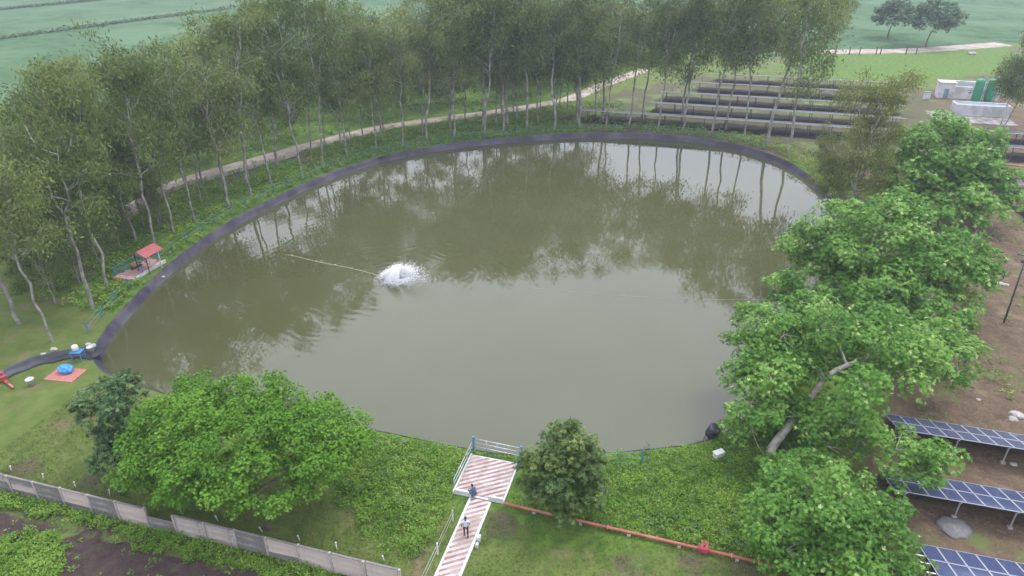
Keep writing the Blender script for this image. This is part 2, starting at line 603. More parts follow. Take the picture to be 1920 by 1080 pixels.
def catmull(pts, closed=True, sub=12):
    out = []
    n = len(pts)
    for i in range(n if closed else n - 1):
        if closed:
            p0, p1, p2, p3 = (pts[(i + k - 1) % n] for k in range(4))
        else:
            p0, p1, p2, p3 = pts[max(i - 1, 0)], pts[i], pts[i + 1], pts[min(i + 2, n - 1)]
        for k in range(sub):
            t = k / sub
            out.append(.5 * ((2 * p1) + (p2 - p0) * t + (2 * p0 - 5 * p1 + 4 * p2 - p3) * t * t + (3 * p1 - p0 - 3 * p2 + p3) * t ** 3))
    if not closed:
        out.append(pts[-1])
    return out


def resample(pts, n, closed=True):
    q = pts + [pts[0]] if closed else pts
    d = [0]
    for a, b in zip(q, q[1:]):
        d.append(d[-1] + (b - a).length)
    out, j = [], 0
    tot = d[-1]
    for i in range(n):
        t = tot * i / (n if closed else n - 1)
        while j < len(q) - 2 and d[j + 1] < t:
            j += 1
        f = (t - d[j]) / max(d[j + 1] - d[j], 1e-9)
        out.append(q[j].lerp(q[j + 1], min(f, 1)))
    return out


NR = 480
rim = resample(catmull(rim_pts), NR)
for _ in range(4):
    rim = [(rim[i - 1] + rim[i] * 2 + rim[(i + 1) % NR]) / 4 for i in range(NR)]
CEN = sum(rim, Vector()) / NR
CEN.z = 0
rim_n = []
for i in range(NR):
    t = rim[(i + 1) % NR] - rim[i - 1]
    n = Vector((t.y, -t.x, 0)).normalized()
    if n.dot(rim[i] - CEN) < 0:
        n = -n
    rim_n.append(n)
RIM_LEN = sum((rim[(i + 1) % NR] - rim[i]).length for i in range(NR))
rim_xy = np.array([(p.x, p.y) for p in rim])


def rim_dist(x, y):
    """distance outside the rim (negative inside), nearest index"""
    d = np.hypot(rim_xy[:, 0] - x, rim_xy[:, 1] - y)
    i = int(d.argmin())
    sg = (x - rim[i].x) * rim_n[i].x + (y - rim[i].y) * rim_n[i].y
    return (d[i] if sg >= 0 else -d[i]), i


def fbm(x, y, s, o=0.0):
    return mnoise.fractal(Vector((x * s + o, y * s - o, o * .37)), 1.0, 2.0, 4)


def in_poly(x, y, poly):
    c = False
    n = len(poly)
    j = n - 1
    for i in range(n):
        xi, yi = poly[i]
        xj, yj = poly[j]
        if (yi > y) != (yj > y) and x < (xj - xi) * (y - yi) / (yj - yi) + xi:
            c = not c
        j = i
    return c


def XY(px, py):
    p = P(px, py)
    return (p.x, p.y)


# line of the far boundary wall, surveyed from its foot
wall_far = [P(*q) for q in ((215, 415), (320, 352), (410, 322), (500, 297), (610, 266), (720, 240), (830, 224), (935, 210), (1060, 188), (1130, 160), (1210, 131))]
wall_far = catmull(wall_far, False, 6)
wall_right = catmull([P(*q) for q in ((1525, 99), (1600, 97), (1690, 96), (1790, 90), (1880, 83))], False, 4)
poly_crop = [(p.x, p.y) for p in wall_far] + [(p.x, p.y) for p in wall_right] + [(260, 300), (900, 1500), (-1500, 1500), (-1500, 60), (-95, 62)]
poly_soil = [(11.2, 10), (11.2, 30), (12.8, 40), (15.5, 50), (19.5, 58), (24, 70), (27, 85), (27, 98), (22, 112), (8, 119), (-10, 122), (-22, 126), (-22, 130), (45, 180),
             (70, 178), (120, 150), (160, 100), (160, 10)]
poly_dry = [(-26, 128), (10, 122), (26, 112), (44, 116), (45, 150), (47, 182), (6, 184), (-14, 166), (-24, 144)]
poly_green = [XY(1500, 150), XY(1500, 104), XY(1700, 98), XY(1890, 88), XY(1930, 130), XY(1760, 150), XY(1735, 170), XY(1690, 152)]
WALL_Y = 24.4
PATCH = P(40, 1058)


ARRAY_SHADE = ((-22, 34.5, 129.2, 135.8), (-10.5, 36, 138.8, 145.4), (-9, 37, 149.4, 156.0), (-2.5, 40, 161.0, 167.6), (1.5, 41, 172.4, 178.6), (46, 75, 124, 130), (46, 75, 133, 139), (41, 70, 96, 102), (41, 70, 104.5, 110.5))  # ground strips painted near-black as the shade under each solar row
BALD = [(P(795, 1030), .7, 'soil'), (P(942, 985), 1.1, 'dry'), (P(1180, 1062), 1.0, 'dry'), (P(1300, 1058), .9, 'dry'), (P(1395, 1070), 1.2, 'dry'), (P(180, 905), 1.0, 'dry'), (P(45, 880), 1.2, 'dry')]


def zones(x, y):
    jx = x + fbm(x, y, .12, 3.1) * 2.2
    jy = y + fbm(x, y, .12, 8.7) * 2.2
    z = dict(lush=0., soil=0., dirt=0., dry=0., crop=0., black=0.)
    if y < WALL_Y and x < -13:
        z['dirt'] = 1 if y < WALL_Y - 1.7 + .7 * fbm(x, y, .3, 5) else .5
        if math.hypot(x - PATCH.x, y - PATCH.y) < 2.4:
            z['dirt'] = .3
            z['lush'] = 1
        return z
    if in_poly(jx, jy, poly_crop):
        dw = min((Vector((x, y, 0)) - p).length for p in wall_far) if -120 < x < 60 and y < 230 else 99
        z['crop'] = 1
        if dw < 32:
            z['crop'] = 0
            z['lush'] = .6
        return z
    for (c, r, kd) in BALD:
        if math.hypot(x - c.x, y - c.y) < r * 1.5:
            z[kd] = max(0, 1.05 - .55 * math.hypot(x - c.x, y - c.y) / r)
    d, i = rim_dist(x, y)
    if in_poly(jx, jy, poly_green):
        z['lush'] = .75
        return z
    for (x0_, x1_, y0_, y1_) in ARRAY_SHADE:
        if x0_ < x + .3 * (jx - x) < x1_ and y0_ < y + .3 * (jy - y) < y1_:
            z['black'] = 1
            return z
    if in_poly(jx, jy, poly_dry):
        z['dry'] = 1
        return z
    if in_poly(jx, jy, poly_soil):
        z['soil'] = 1
        return z
    if d > 0:
        # lush margin on the whole bank
        wd = 9 if y < 60 else 20
        z['lush'] = 1 if d < wd * (.7 + .5 * fbm(x, y, .1, 2)) and not (x < -24 and y < 46) else 0
        if y > 60 and fbm(x, y, .13, 6) > .28:
            z['dry'] = .65
    return z


# ------------------------------------------------------------------ ground sheet round the pond
offs = [0.06 + .62 * k for k in range(46)]
while offs[-1] < 2200:
    offs.append(offs[-1] + max(.9, (offs[-1] - 20) * .055))
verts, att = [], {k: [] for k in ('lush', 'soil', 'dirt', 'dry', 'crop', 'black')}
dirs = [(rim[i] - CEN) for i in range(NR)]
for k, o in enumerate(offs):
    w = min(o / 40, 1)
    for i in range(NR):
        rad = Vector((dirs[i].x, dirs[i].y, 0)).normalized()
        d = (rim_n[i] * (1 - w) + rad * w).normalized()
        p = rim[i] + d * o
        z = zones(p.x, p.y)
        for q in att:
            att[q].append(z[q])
        h = .05 + fbm(p.x, p.y, .22, 1.0) * .07 * min(o / 2, 1)
        if z['dirt'] > .5:
            h += fbm(p.x, p.y, .9, 4) * .09
        verts.append((p.x, p.y, h if o < 120 else .03))
faces = []
for k in range(len(offs) - 1):
    for i in range(NR):
        j = (i + 1) % NR
        faces.append((k * NR + i, k * NR + j, (k + 1) * NR + j, (k + 1) * NR + i))
gm = bpy.data.meshes.new('ground')
gm.from_pydata(verts, [], faces)
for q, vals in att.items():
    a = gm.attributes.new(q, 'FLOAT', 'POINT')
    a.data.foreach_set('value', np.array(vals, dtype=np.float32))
gm.polygons.foreach_set('use_smooth', [True] * len(gm.polygons))
if gm.polygons[0].normal.z < 0:
    gm.flip_normals()
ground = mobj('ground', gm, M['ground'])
tag(ground, 'grass, bare soil and crop land around the pond', 'ground', kind='structure')

# water and liner
WZ = -.78
wb = MB()
wl = [Vector((rim[i].x, rim[i].y, WZ)) - rim_n[i] * .53 for i in range(NR)]
wb.add([CEN + Vector((0, 0, WZ))] + wl, [[0, 1 + i, 1 + (i + 1) % NR] for i in range(NR)])
wo_ = wb.build('water', M['water'])
if wo_.data.polygons[0].normal.z < 0:
    wo_.data.flip_normals()
tag(wo_, 'murky olive pond water mirroring trees and pale sky', 'water', kind='structure')

lb = MB()
random.seed(4)
prof = [(-1.0, WZ - .45), (-.5, WZ + .03), (-.24, -.36), (-.04, .05), (.02, .09), (.06, .085), (.14, -.02)]
lv = []
for i in range(NR):
    for j, (o, z) in enumerate(prof):
        jt = fbm(rim[i].x, rim[i].y, .5, j * 3.3)
        p = rim[i] + rim_n[i] * (o + jt * (.06 if j < 4 else .10))
        lv.append((p.x, p.y, z + (jt * .03 if 0 < j < 6 else 0)))
np_ = len(prof)
lf = [[i * np_ + j, ((i + 1) % NR) * np_ + j, ((i + 1) % NR) * np_ + j + 1, i * np_ + j + 1] for i in range(NR) for j in range(np_ - 1)]
lb.add(lv, lf, 0, True)
liner = lb.build('pond_liner', M['liner'])
if liner.data.polygons[0].normal.z < 0:
    liner.data.flip_normals()
tag(liner, 'dark grey plastic liner lining the rim of the pond', 'pond liner', kind='structure')


# ------------------------------------------------------------------ trees
def limb(mb, a, b, ra, rb, rng, wob=.12, seg=4, n=6, sag=0.0):
    """tapered crooked limb; returns its points"""
    a, b = Vector(a), Vector(b)
    L = (b - a).length
    pts, rad = [], []
    for k in range(seg + 1):
        t = k / seg
        p = a.lerp(b, t)
        if 0 < k < seg:
            p += Vector((rng.uniform(-1, 1), rng.uniform(-1, 1), rng.uniform(-.5, .5))) * wob * L / seg
        p.z += sag * L * math.sin(math.pi * t)
        pts.append(p)
        rad.append(ra + (rb - ra) * t)
    mb.tube(pts, rad, n, caps=False)
    return pts


def make_eucalyptus(seed, h=20.0, dens=1.0, low=.36, spread=1.0):
    """slim pale forked trunk and drooping feathery foliage; returns (trunk mesh, crown mesh)"""
    rng = random.Random(seed)
    nr = np.random.default_rng(seed)
    mb = MB()
    lean = Vector((rng.uniform(-.11, .11), rng.uniform(-.11, .11), 0)) * h
    girth = rng.uniform(.65, 1.1)
    fork = h * rng.uniform(low, low + .12)
    base = Vector((0, 0, -.3))
    fp = Vector((lean.x * .4, lean.y * .4, fork))
    pts = limb(mb, base, fp, .17 * girth * h / 20, .12 * girth * h / 20, rng, .14, 6, 7)
    tips = []
    leaders = []
    nl = rng.choice([2, 2, 3, 3])
    a0 = rng.uniform(0, 6.28)
    for k in range(nl):
        a = a0 + 6.28 * k / nl + rng.uniform(-.5, .5)
        top = h * rng.uniform(.84, 1.0) if k else h
        sp = rng.uniform(.05, .12) * h * spread
        tp = Vector((lean.x + math.cos(a) * sp, lean.y + math.sin(a) * sp, top))
        lp = limb(mb, fp, tp, .10 * h / 20, .025, rng, .22, 7, 6)
        leaders.append(lp)
        tips.append((tp, .8))
    # branches off the leaders and the upper bole
    def along(lp, t):
        f = t * (len(lp) - 1)
        i = min(int(f), len(lp) - 2)
        return lp[i].lerp(lp[i + 1], f - i)
    nb = int(26 * dens)
    for k in range(nb):
        lp = leaders[k % nl]
        if k < nb * .2:
            o = pts[-1].lerp(pts[-2], rng.uniform(0, 1))
        else:
            o = along(lp, rng.uniform(.05, .95))
        rel = (o.z - low * h) / (h * (1 - low))
        ln = h * spread * rng.uniform(.10, .18) * (1.15 - .55 * max(rel, 0))
        a = rng.uniform(0, 6.28)
        el = rng.uniform(.35, .95)
        e = o + Vector((math.cos(a) * math.cos(el), math.sin(a) * math.cos(el), math.sin(el))) * ln
        bp = limb(mb, o, e, .045 * h / 20, .014, rng, .3, 3, 4)
        tips.append((e, 1.0))
        for q in range(3):
            m_ = bp[rng.randint(1, 3)]
            a2 = a + rng.uniform(-1.3, 1.3)
            e2 = m_ + Vector((math.cos(a2) * .8, math.sin(a2) * .8, rng.uniform(-.1, .7))) * ln * rng.uniform(.35, .65)
            mb.tube([m_, e2], [.014, .008], 3, caps=False)
            tips.append((e2, .9))
    trunk = mb.mesh('trunk', M['euc_bark'])
    # sprays of hanging leaves
    V, T = [], []
    for (c, s) in tips:
        n = int(rng.uniform(34, 60) * dens)
        ce = np.array(c) + np.array((0, 0, -.1))
        pos = ce + nr.normal(0, 1, (n, 3)) * np.array((.62, .62, .55)) * s * (h / 20) ** .6
        pos[:, 2] -= np.abs(nr.normal(0, .35, n))
        d = unit(nr.normal(0, .55, (n, 3)) + np.array((0, 0, -.65)))
        sd = unit(np.cross(d, nr.normal(0, 1, (n, 3))))
        ln = nr.uniform(.28, .52, n)
        V.append(leaf_quads(pos, d, sd, ln, ln * nr.uniform(.24, .40, n)))
        t0 = rng.uniform(.2, .8)
        T.append(np.clip(t0 + nr.normal(0, .13, n), 0, 1))
    V = np.concatenate(V)
    T = np.concatenate(T)
    crown = quads_mesh('crown', V, T, M['euc_leaf'])
    return trunk, crown


def make_broadleaf(seed, lobes, trunk_path, trunk_r, leafmat, barkmat, leaf=(.20, .32), lw=.42, per=40, ros=7, droop=.25, tint0=.5,
                   inner=.35, flat=1.0, hang=0.0, sub=10):
    """crown as many leafy boughs (lobes: centre, radius); rosettes of leaves cover each bough; limbs run from the trunk into them"""
    rng = random.Random(seed)
    nr = np.random.default_rng(seed)
    mb = MB()
    tp = [Vector(p) for p in trunk_path]
    n_tp = len(tp)
    rad = [trunk_r * (1 - .6 * i / (n_tp - 1)) for i in range(n_tp)]
    rad[0] *= 1.35
    mb.tube(tp, rad, 9, caps=True)
    # limbs: greedy tree from the trunk top to lobes
    nodes = [(tp[i], rad[i]) for i in range(max(1, n_tp // 2), n_tp)]
    for (c, r) in sorted(lobes, key=lambda q: (Vector(q[0]) - tp[-1]).length):
        c = Vector(c)
        best = min(nodes, key=lambda q: (q[0] - c).length * (1.0 if q[0].z < c.z + .4 else 1.8))
        rr = min(best[1] * .72, trunk_r * .5)
        pts = limb(mb, best[0], c, rr, max(rr * .4, .02), rng, .25, 4, 6, .05)
        nodes.append((pts[2], rr * .75))
        nodes.append((pts[-1], max(rr * .45, .02)))
        for q in range(4):
            e = c + Vector((rng.uniform(-1, 1), rng.uniform(-1, 1), rng.uniform(-.2, .8))) * r * .8
            mb.tube([c, e], [.025, .01], 4, caps=False)
    trunk = mb.mesh('trunk', barkmat)
    V, T = [], []
    twigs = []
    for (c, r) in lobes:                     # each bough carries a cluster of leafy shoots
        bt = (rng.random() - .5) * .46
        for _ in range(max(4, int(sub * (.7 + .6 * rng.random())))):
            d = Vector((rng.gauss(0, 1), rng.gauss(0, 1), rng.gauss(.35, .8)))
            d.normalize()
            if d.z < -.55:
                d.z = -d.z
            q = Vector(c) + Vector((d.x, d.y, d.z * .8 * flat)) * r * rng.uniform(.62, 1.0)
            twigs.append((tuple(q), r * rng.uniform(.34, .52), bt))
    for (c, r, bt) in twigs:
        n = max(5, int(per * r * r))
        c = np.array(c)
        d = unit(nr.normal(0, 1, (n, 3)) + np.array((0, 0, .35)))
        rr = r * np.where(nr.random(n) < inner, nr.uniform(.45, .9, n), nr.uniform(.85, 1.08, n))
        wob = 1 + .22 * np.sin(d[:, 0] * 5 + seed) * np.sin(d[:, 1] * 6 + 1.3 * seed)
        pos = c + d * (rr * wob)[:, None] * np.array((1, 1, .72 * flat))
        nrm = unit(d * .8 + np.array((0, 0, .75)) + nr.normal(0, .35, (n, 3)))
        t1 = unit(np.cross(nrm, nr.normal(0, 1, (n, 3))))
        t2 = np.cross(nrm, t1)
        tint = np.clip(tint0 + bt + nr.normal(0, .14, n) + (rng.random() - .5) * .16, 0, .95)
        tint = np.where(nr.random(n) < .03, 1.0, tint)
        for k in range(ros):
            a = 2 * math.pi * (k + nr.uniform(-.3, .3, n)) / ros
            dr = t1 * np.cos(a)[:, None] + t2 * np.sin(a)[:, None]
            el = nr.uniform(-.1, .5, n)
            dirn = unit(dr + nrm * el[:, None] - np.array((0, 0, 1)) * (droop + hang))
            side = unit(np.cross(dirn, nrm) + nr.normal(0, .25, (n, 3)))
            ln = nr.uniform(leaf[0], leaf[1], n)
            V.append(leaf_quads(pos, dirn, side, ln, ln * lw))
            T.append(np.clip(tint + nr.normal(0, .05, n), 0, 1))
    crown = quads_mesh('crown', np.concatenate(V), np.concatenate(T), leafmat)
    return trunk, crown


def crown_lobes(seed, c, rx, ry, rz, n, r=(.9, 1.5), zmin=-1.0, shell=.55):
    """bough centres spread through an ellipsoid, kept apart"""
    rng = random.Random(seed)
    out = []
    for _ in range(n * 60):
        d = Vector((rng.gauss(0, 1), rng.gauss(0, 1), rng.gauss(0, 1)))
        d.normalize()
        if d.z < zmin:
            continue
        t = rng.uniform(shell, 1) if rng.random() < .85 else rng.uniform(.2, shell)
        q = Vector((c[0] + d.x * rx * t, c[1] + d.y * ry * t, c[2] + d.z * rz * t))
        rr = rng.uniform(*r)
        if all((q - Vector(o[0])).length > .72 * (rr + o[1]) * .8 for o in out):
            out.append((tuple(q), rr))
        if len(out) >= n:
            break
    return out


def tree_thing(name, meshes, loc, rz, sc, label, cat='tree', group=None):
    e = empty(name, loc, rz)
    e.scale = (sc, sc, sc) if not isinstance(sc, tuple) else sc
    t = mobj('trunk', meshes[0], None, e)
    c = mobj('crown', meshes[1], None, e)
    tag(e, label, cat, group)
    return e


EUC_LOW = [make_eucalyptus(501 + i * 13, 20.0, 1.45, .16, 1.35) for i in range(5)]
EUC = [make_eucalyptus(11 + i * 7, 20.0, dens=(.95, 1.1, 1.25)[i % 3], low=(.32, .40, .48)[i % 3], spread=(1.0, 1.15, .9)[(i // 2) % 3]) for i in range(16)]

ORD = ['first', 'second', 'third', 'fourth', 'fifth', 'sixth', 'seventh', 'eighth', 'ninth', 'tenth', 'eleventh', 'twelfth', 'thirteenth', 'fourteenth',
       'fifteenth', 'sixteenth', 'seventeenth', 'eighteenth', 'nineteenth', 'twentieth'] + ['twenty-' + q for q in
       ('first', 'second', 'third', 'fourth', 'fifth', 'sixth', 'seventh', 'eighth', 'ninth')] + ['thirtieth'] + ['thirty-' + q for q in
       ('first', 'second', 'third', 'fourth', 'fifth', 'sixth', 'seventh', 'eighth', 'ninth')] + ['fortieth'] + ['forty-' + q for q in
       ('first', 'second', 'third', 'fourth', 'fifth', 'sixth', 'seventh', 'eighth', 'ninth')] + ['fiftieth']
rng = random.Random(77)


def rim_at(s):
    """rim point and normal at arc length s metres from the ditch corner, going round the far side"""
    i = (s / RIM_LEN * NR) % NR
    k = int(i)
    f = i - k
    return rim[k].lerp(rim[(k + 1) % NR], f), rim_n[k]


def s_of(px, py):
    p = P(px, py, .1)
    return rim_dist(p.x, p.y)[1] / NR * RIM_LEN


S_END = s_of(1470, 296)
trees_xy = []
# inner row beside the liner
s, k = 1.5, 0
while s < S_END:
    p, n = rim_at(s)
    far = s / S_END
    if not (s_of(215, 590) < s < s_of(318, 493) and rng.random() < .55):
        q = p + n * rng.uniform(2.6, 4.4)
        hh = (.96 + .42 * min(1, far * 1.5)) * rng.uniform(.88, 1.1)
        if far > .8:
            hh *= 1.05
        tree_thing('eucalyptus_tree', EUC[rng.randrange(16)], (q.x, q.y, 0), rng.uniform(0, 6.28), (hh * rng.uniform(.85, 1.05), hh * rng.uniform(.85, 1.05), hh),
                   'eucalyptus in the row beside the liner, %s trunk counting from the black ditch' % ORD[k], 'tree', 'eucalyptus row along the pond rim')
        trees_xy.append((q.x, q.y))
        k += 1
    s += rng.uniform(3.6, 5.6)
# second row
s, k = .0, 0
while s < S_END * .93:
    p, n = rim_at(s)
    q = p + n * rng.uniform(7.0, 9.5)
    far = s / S_END
    if not in_poly(q.x, q.y, [(-40, 58), (-52, 58), (-52, 75), (-40, 75)][:0] or [(0, 0), (0, 0), (0, 0)]):
        hh = (.95 + .40 * min(1, far * 1.5)) * rng.uniform(.86, 1.1)
        tree_thing('eucalyptus_tree', EUC[rng.randrange(16)], (q.x, q.y, 0), rng.uniform(0, 6.28), hh,
                   'eucalyptus in the second row back from the pond, %s trunk from the black ditch' % ORD[k], 'tree', 'second eucalyptus row on the bank')
        trees_xy.append((q.x, q.y))
        k += 1
    s += rng.uniform(4.2, 6.5)


def scatter_trees(n, sampler, ok, mind, h0, h1, label, group, kinds=None):
    c = 0
    for _ in range(n * 40):
        x, y = sampler()
        if not ok(x, y):
            continue
        if any((x - a) ** 2 + (y - b) ** 2 < mind * mind for a, b in trees_xy):
            continue
        trees_xy.append((x, y))
        hh = rng.uniform(h0, h1)
        tree_thing('eucalyptus_tree', rng.choice(kinds or EUC), (x, y, 0), rng.uniform(0, 6.28), hh, label, 'tree', group)
        c += 1
        if c >= n:
            break
    return c


def wall_d(x, y):
    b, bs = 1e9, 1
    for a, c in zip(wall_far, wall_far[1:]):
        t = c - a
        L2 = t.x * t.x + t.y * t.y
        f = max(0, min(1, ((x - a.x) * t.x + (y - a.y) * t.y) / L2))
        dx, dy = x - a.x - t.x * f, y - a.y - t.y * f
        d = math.hypot(dx, dy)
        if d < b:
            b = d
            bs = 1 if (t.x * dy - t.y * dx) > 0 else -1
    return b * bs       # positive beyond the wall


# between the second row and the boundary wall, on the near left and far bank
scatter_trees(34, lambda: (rng.uniform(-75, -20), rng.uniform(48, 140)),
              lambda x, y: rim_dist(x, y)[0] > 10 and wall_d(x, y) < -2.6, 2.7, .8, 1.02,
              'eucalyptus standing between the bank rows and the pale dirt track', 'eucalyptus this side of the track')
scatter_trees(26, lambda: (rng.uniform(-82, -36), rng.uniform(46, 68)),
              lambda x, y: rim_dist(x, y)[0] > 6.5 and wall_d(x, y) < 6, 2.2, .36, .58,
              'young low-crowned eucalyptus under the tall trees on the left bank', 'young eucalyptus on the left bank', EUC_LOW)
# wood beyond the wall
scatter_trees(150, lambda: (rng.uniform(-125, 16), rng.uniform(60, 225)),
              lambda x, y: 4.2 < wall_d(x, y) < (14 if y < 110 else 14 + (y - 110) * .7 if y < 150 else 42) and y < 222, 3.4, .46, .68,
              'low-crowned eucalyptus in the dense wood beyond the pale dirt track', 'eucalyptus wood beyond the track', EUC_LOW)

def olive(ms):
    ms[1].materials.clear()
    ms[1].materials.append(M['olive_leaf'])
    return ms


SINGLE = [
    ('eucalyptus_tree', olive(make_eucalyptus(301, 20, 1.9, .12, 1.35)), P(1590, 398), .9, 'olive feathery eucalyptus standing alone between the pond corner and the far solar rows', None),
    ('eucalyptus_tree', olive(make_eucalyptus(302, 20, 1.6, .14, 1.3)), P(1548, 392), .5, 'smaller eucalyptus beside the pond corner, under the lone olive one', None),
    ('eucalyptus_tree', make_eucalyptus(303, 20, 2.3, .2, 1.3), P(1880, 243), 1.0, 'tall bluish eucalyptus beside the white treatment tank', None),
    ('eucalyptus_tree', EUC[7], P(1560, 118), .9, 'eucalyptus in front of the far dirt track, beside the wood edge', None),
]
for (nm, ms, p, sc, lab, g) in SINGLE:
    tree_thing(nm, ms, (p.x, p.y, 0), rng.uniform(0, 6.28), sc, lab, 'tree', g)


def local(lobes, o):
    return [((c[0] - o[0], c[1] - o[1], c[2]), r) for c, r in lobes]


def clear_view(lobes, segs, gap):
    """drop the boughs that would hide a bare limb"""
    eye = Vector((0, 0, CAM_H))
    out = []
    for c, r in lobes:
        c = Vector(c)
        hid = False
        for a, b_ in segs:
            for k in range(7):
                p = a.lerp(b_, k / 6)
                v = (p - eye)
                t = (c - eye).dot(v) / v.length_squared
                if t < 1.01 and (eye + v * t - c).length < r * 1.15 + gap:
                    hid = True
        if not hid:
            out.append((tuple(c), r))
    return out


def big_tree(name, seed, base, crowns, trunk_mid, tr, leafm, barkm, label, clear=None, extra=(), **kw):
    """base: ground point; crowns: list of (centre, rx, ry, rz, n, (rmin, rmax)); trunk bends through trunk_mid"""
    lobes = []
    for k, (c, rx, ry, rz, n, rr) in enumerate(crowns):
        lobes += crown_lobes(seed * 10 + k, c, rx, ry, rz, n, rr, kw.get('zmin', -.75))
    kw.pop('zmin', None)
    if clear:
        lobes = clear_view(lobes, clear, .0) + list(extra)
    o = Vector(base)
    tp = [Vector((0, 0, -.3)), Vector((0, 0, .6))] + [Vector(q) - Vector((o.x, o.y, 0)) for q in trunk_mid]
    ms = make_broadleaf(seed, local(lobes, o), catmull(tp, False, 3), tr, leafm, barkm, **kw)
    return tree_thing(name, ms, (o.x, o.y, 0), 0, 1.0, label)


def C(px, py, z):
    return P(px, py, z)


# four clumpy glossy trees along the right bank
b = C(1445, 852, 0)
big_tree('broadleaf_tree', 21, b, [(C(1590, 715, 5.6), 6.4, 6.0, 4.2, 38, (1.3, 2.1)), (C(1450, 650, 4.4), 3.2, 3.0, 2.4, 20, (.9, 1.4)),
                                   (C(1700, 855, 3.7), 2.5, 2.4, 1.8, 14, (.8, 1.3)), (C(1425, 785, 3.2), 2.5, 2.5, 1.8, 17, (.8, 1.3)), (C(1570, 800, 3.0), 3.0, 2.4, 1.8, 16, (.8, 1.3)), (C(1420, 715, 3.8), 2.2, 2.2, 1.6, 10, (.8, 1.2)), (C(1745, 660, 4.6), 3.2, 3.0, 2.2, 14, (.9, 1.4))],
         [C(1478, 800, 1.9), C(1520, 745, 3.6), C(1555, 702, 5.0), C(1600, 680, 5.8)], .36, M['broad_leaf'], M['pale_bark'],
         'clumpy bright green tree with leaning pale trunk above the near solar rows', per=80, ros=7, leaf=(.12, .21), inner=.2, sub=12,
         extra=[(tuple(C(1508, 764, 3.6)), .62), (tuple(C(1497, 782, 3.2)), .5), (tuple(C(1432, 868, 1.2)), .55)], clear=[(C(1446, 846, .6), C(1482, 792, 2.1)), (C(1528, 735, 3.9), C(1560, 697, 5.1)), (C(1712, 785, .9), C(1775, 812, 1.6))])
b = C(1690, 560, 0)
big_tree('broadleaf_tree', 22, b, [(C(1665, 480, 6.0), 8.0, 7.0, 4.8, 42, (1.5, 2.3)), (C(1535, 470, 4.8), 3.8, 3.6, 2.6, 20, (.9, 1.5)),
                                   (C(1790, 490, 5.0), 4.0, 3.8, 2.6, 20, (1.0, 1.5)), (C(1500, 565, 3.6), 3.2, 3.4, 2.2, 16, (.9, 1.4)), (C(1690, 600, 4.0), 5.0, 4.0, 3.0, 26, (1.0, 1.5))],
         [C(1685, 530, 2.2), C(1670, 500, 4.4)], .30, M['broad_leaf'], M['pale_bark'],
         'broad green tree overhanging the middle of the right bank', per=58, ros=7, leaf=(.16, .26), inner=.2, sub=11)
b = C(1770, 400, 0)
big_tree('broadleaf_tree', 23, b, [(C(1760, 300, 7.0), 6.6, 6.2, 4.8, 34, (1.6, 2.4)), (C(1850, 350, 5.0), 4.2, 3.8, 2.8, 20, (1.1, 1.6)),
                                   (C(1720, 350, 4.6), 5.0, 4.2, 3.0, 24, (1.1, 1.6)), (C(1800, 395, 3.6), 4.4, 3.6, 2.4, 18, (1.0, 1.5))],
         [C(1768, 370, 3.0), C(1762, 340, 5.0)], .30, M['broad_leaf'], M['bark'],
         'green tree farthest up the right bank, below the treatment tank', per=30, ros=7, leaf=(.24, .36), inner=.2)
b = C(1560, 1065, 0)
big_tree('broadleaf_tree', 24, b, [(C(1550, 1000, 3.0), 4.2, 3.6, 2.8, 30, (1.1, 1.7)), (C(1640, 1040, 2.4), 2.2, 2.6, 2.0, 18, (.7, 1.1)),
                                   (C(1530, 915, 2.2), 2.6, 2.4, 1.8, 18, (.7, 1.1)), (C(1485, 895, 2.0), 1.9, 1.8, 1.3, 10, (.6, 1.0))],
         [C(1556, 1040, 1.6), C(1550, 1020, 2.4)], .2, M['broad_leaf'], M['bark'],
         'low bushy green tree at the end of the red pipe beside the solar rows', per=100, ros=7, leaf=(.11, .19), inner=.2, sub=11)
# dead pale stump limb showing above the bank
# umbrella-shaped feathery tree on the near left
b = C(505, 992, 0)
big_tree('rain_tree', 31, b, [(C(455, 830, 5.2), 7.3, 4.8, 2.9, 76, (.9, 1.5)), (C(310, 880, 3.2), 3.0, 2.6, 1.6, 18, (.7, 1.1)),
                              (C(610, 800, 4.2), 2.8, 2.4, 1.5, 16, (.7, 1.1)), (C(600, 880, 3.2), 2.2, 2.2, 1.3, 10, (.7, 1.0)), (C(360, 920, 2.4), 2.4, 1.8, 1.2, 10, (.6, 1.0))],
         [C(502, 955, 1.6), C(480, 900, 3.2)], .26, M['rain_leaf'], M['bark'],
         'wide umbrella-shaped bright green tree between the wall and the pond', per=170, ros=8, leaf=(.07, .125), lw=.5, inner=.15, sub=12, droop=.15, flat=.8, zmin=-.25)
b = C(221, 922, 0)
big_tree('shade_tree', 32, b, [(C(222, 780, 4.6), 2.3, 2.3, 3.0, 30, (.6, 1.0)), (C(235, 850, 2.6), 1.6, 1.6, 1.2, 8, (.5, .9))],
         [C(221, 880, 1.4), C(222, 840, 3.0)], .10, M['dark_leaf'], M['bark'],
         'narrow dark green tree beside the left of the umbrella-shaped tree', per=90, ros=7, leaf=(.13, .22), lw=.5, zmin=-.9)
b = C(1045, 972, 0)
big_tree('mango_tree', 33, b, [(C(1050, 900, 3.2), 2.5, 2.4, 2.5, 36, (.55, .95)), (C(1062, 840, 5.4), 1.5, 1.5, 1.7, 14, (.5, .8)), (C(1100, 890, 2.6), 1.4, 1.5, 1.4, 10, (.5, .8))],
         [C(1046, 955, 1.0), C(1050, 920, 2.4)], .13, M['mango_leaf'], M['bark'],
         'rounded dark olive tree beside the striped platform', per=110, ros=8, leaf=(.14, .24), lw=.36, droop=.3, zmin=-.85)
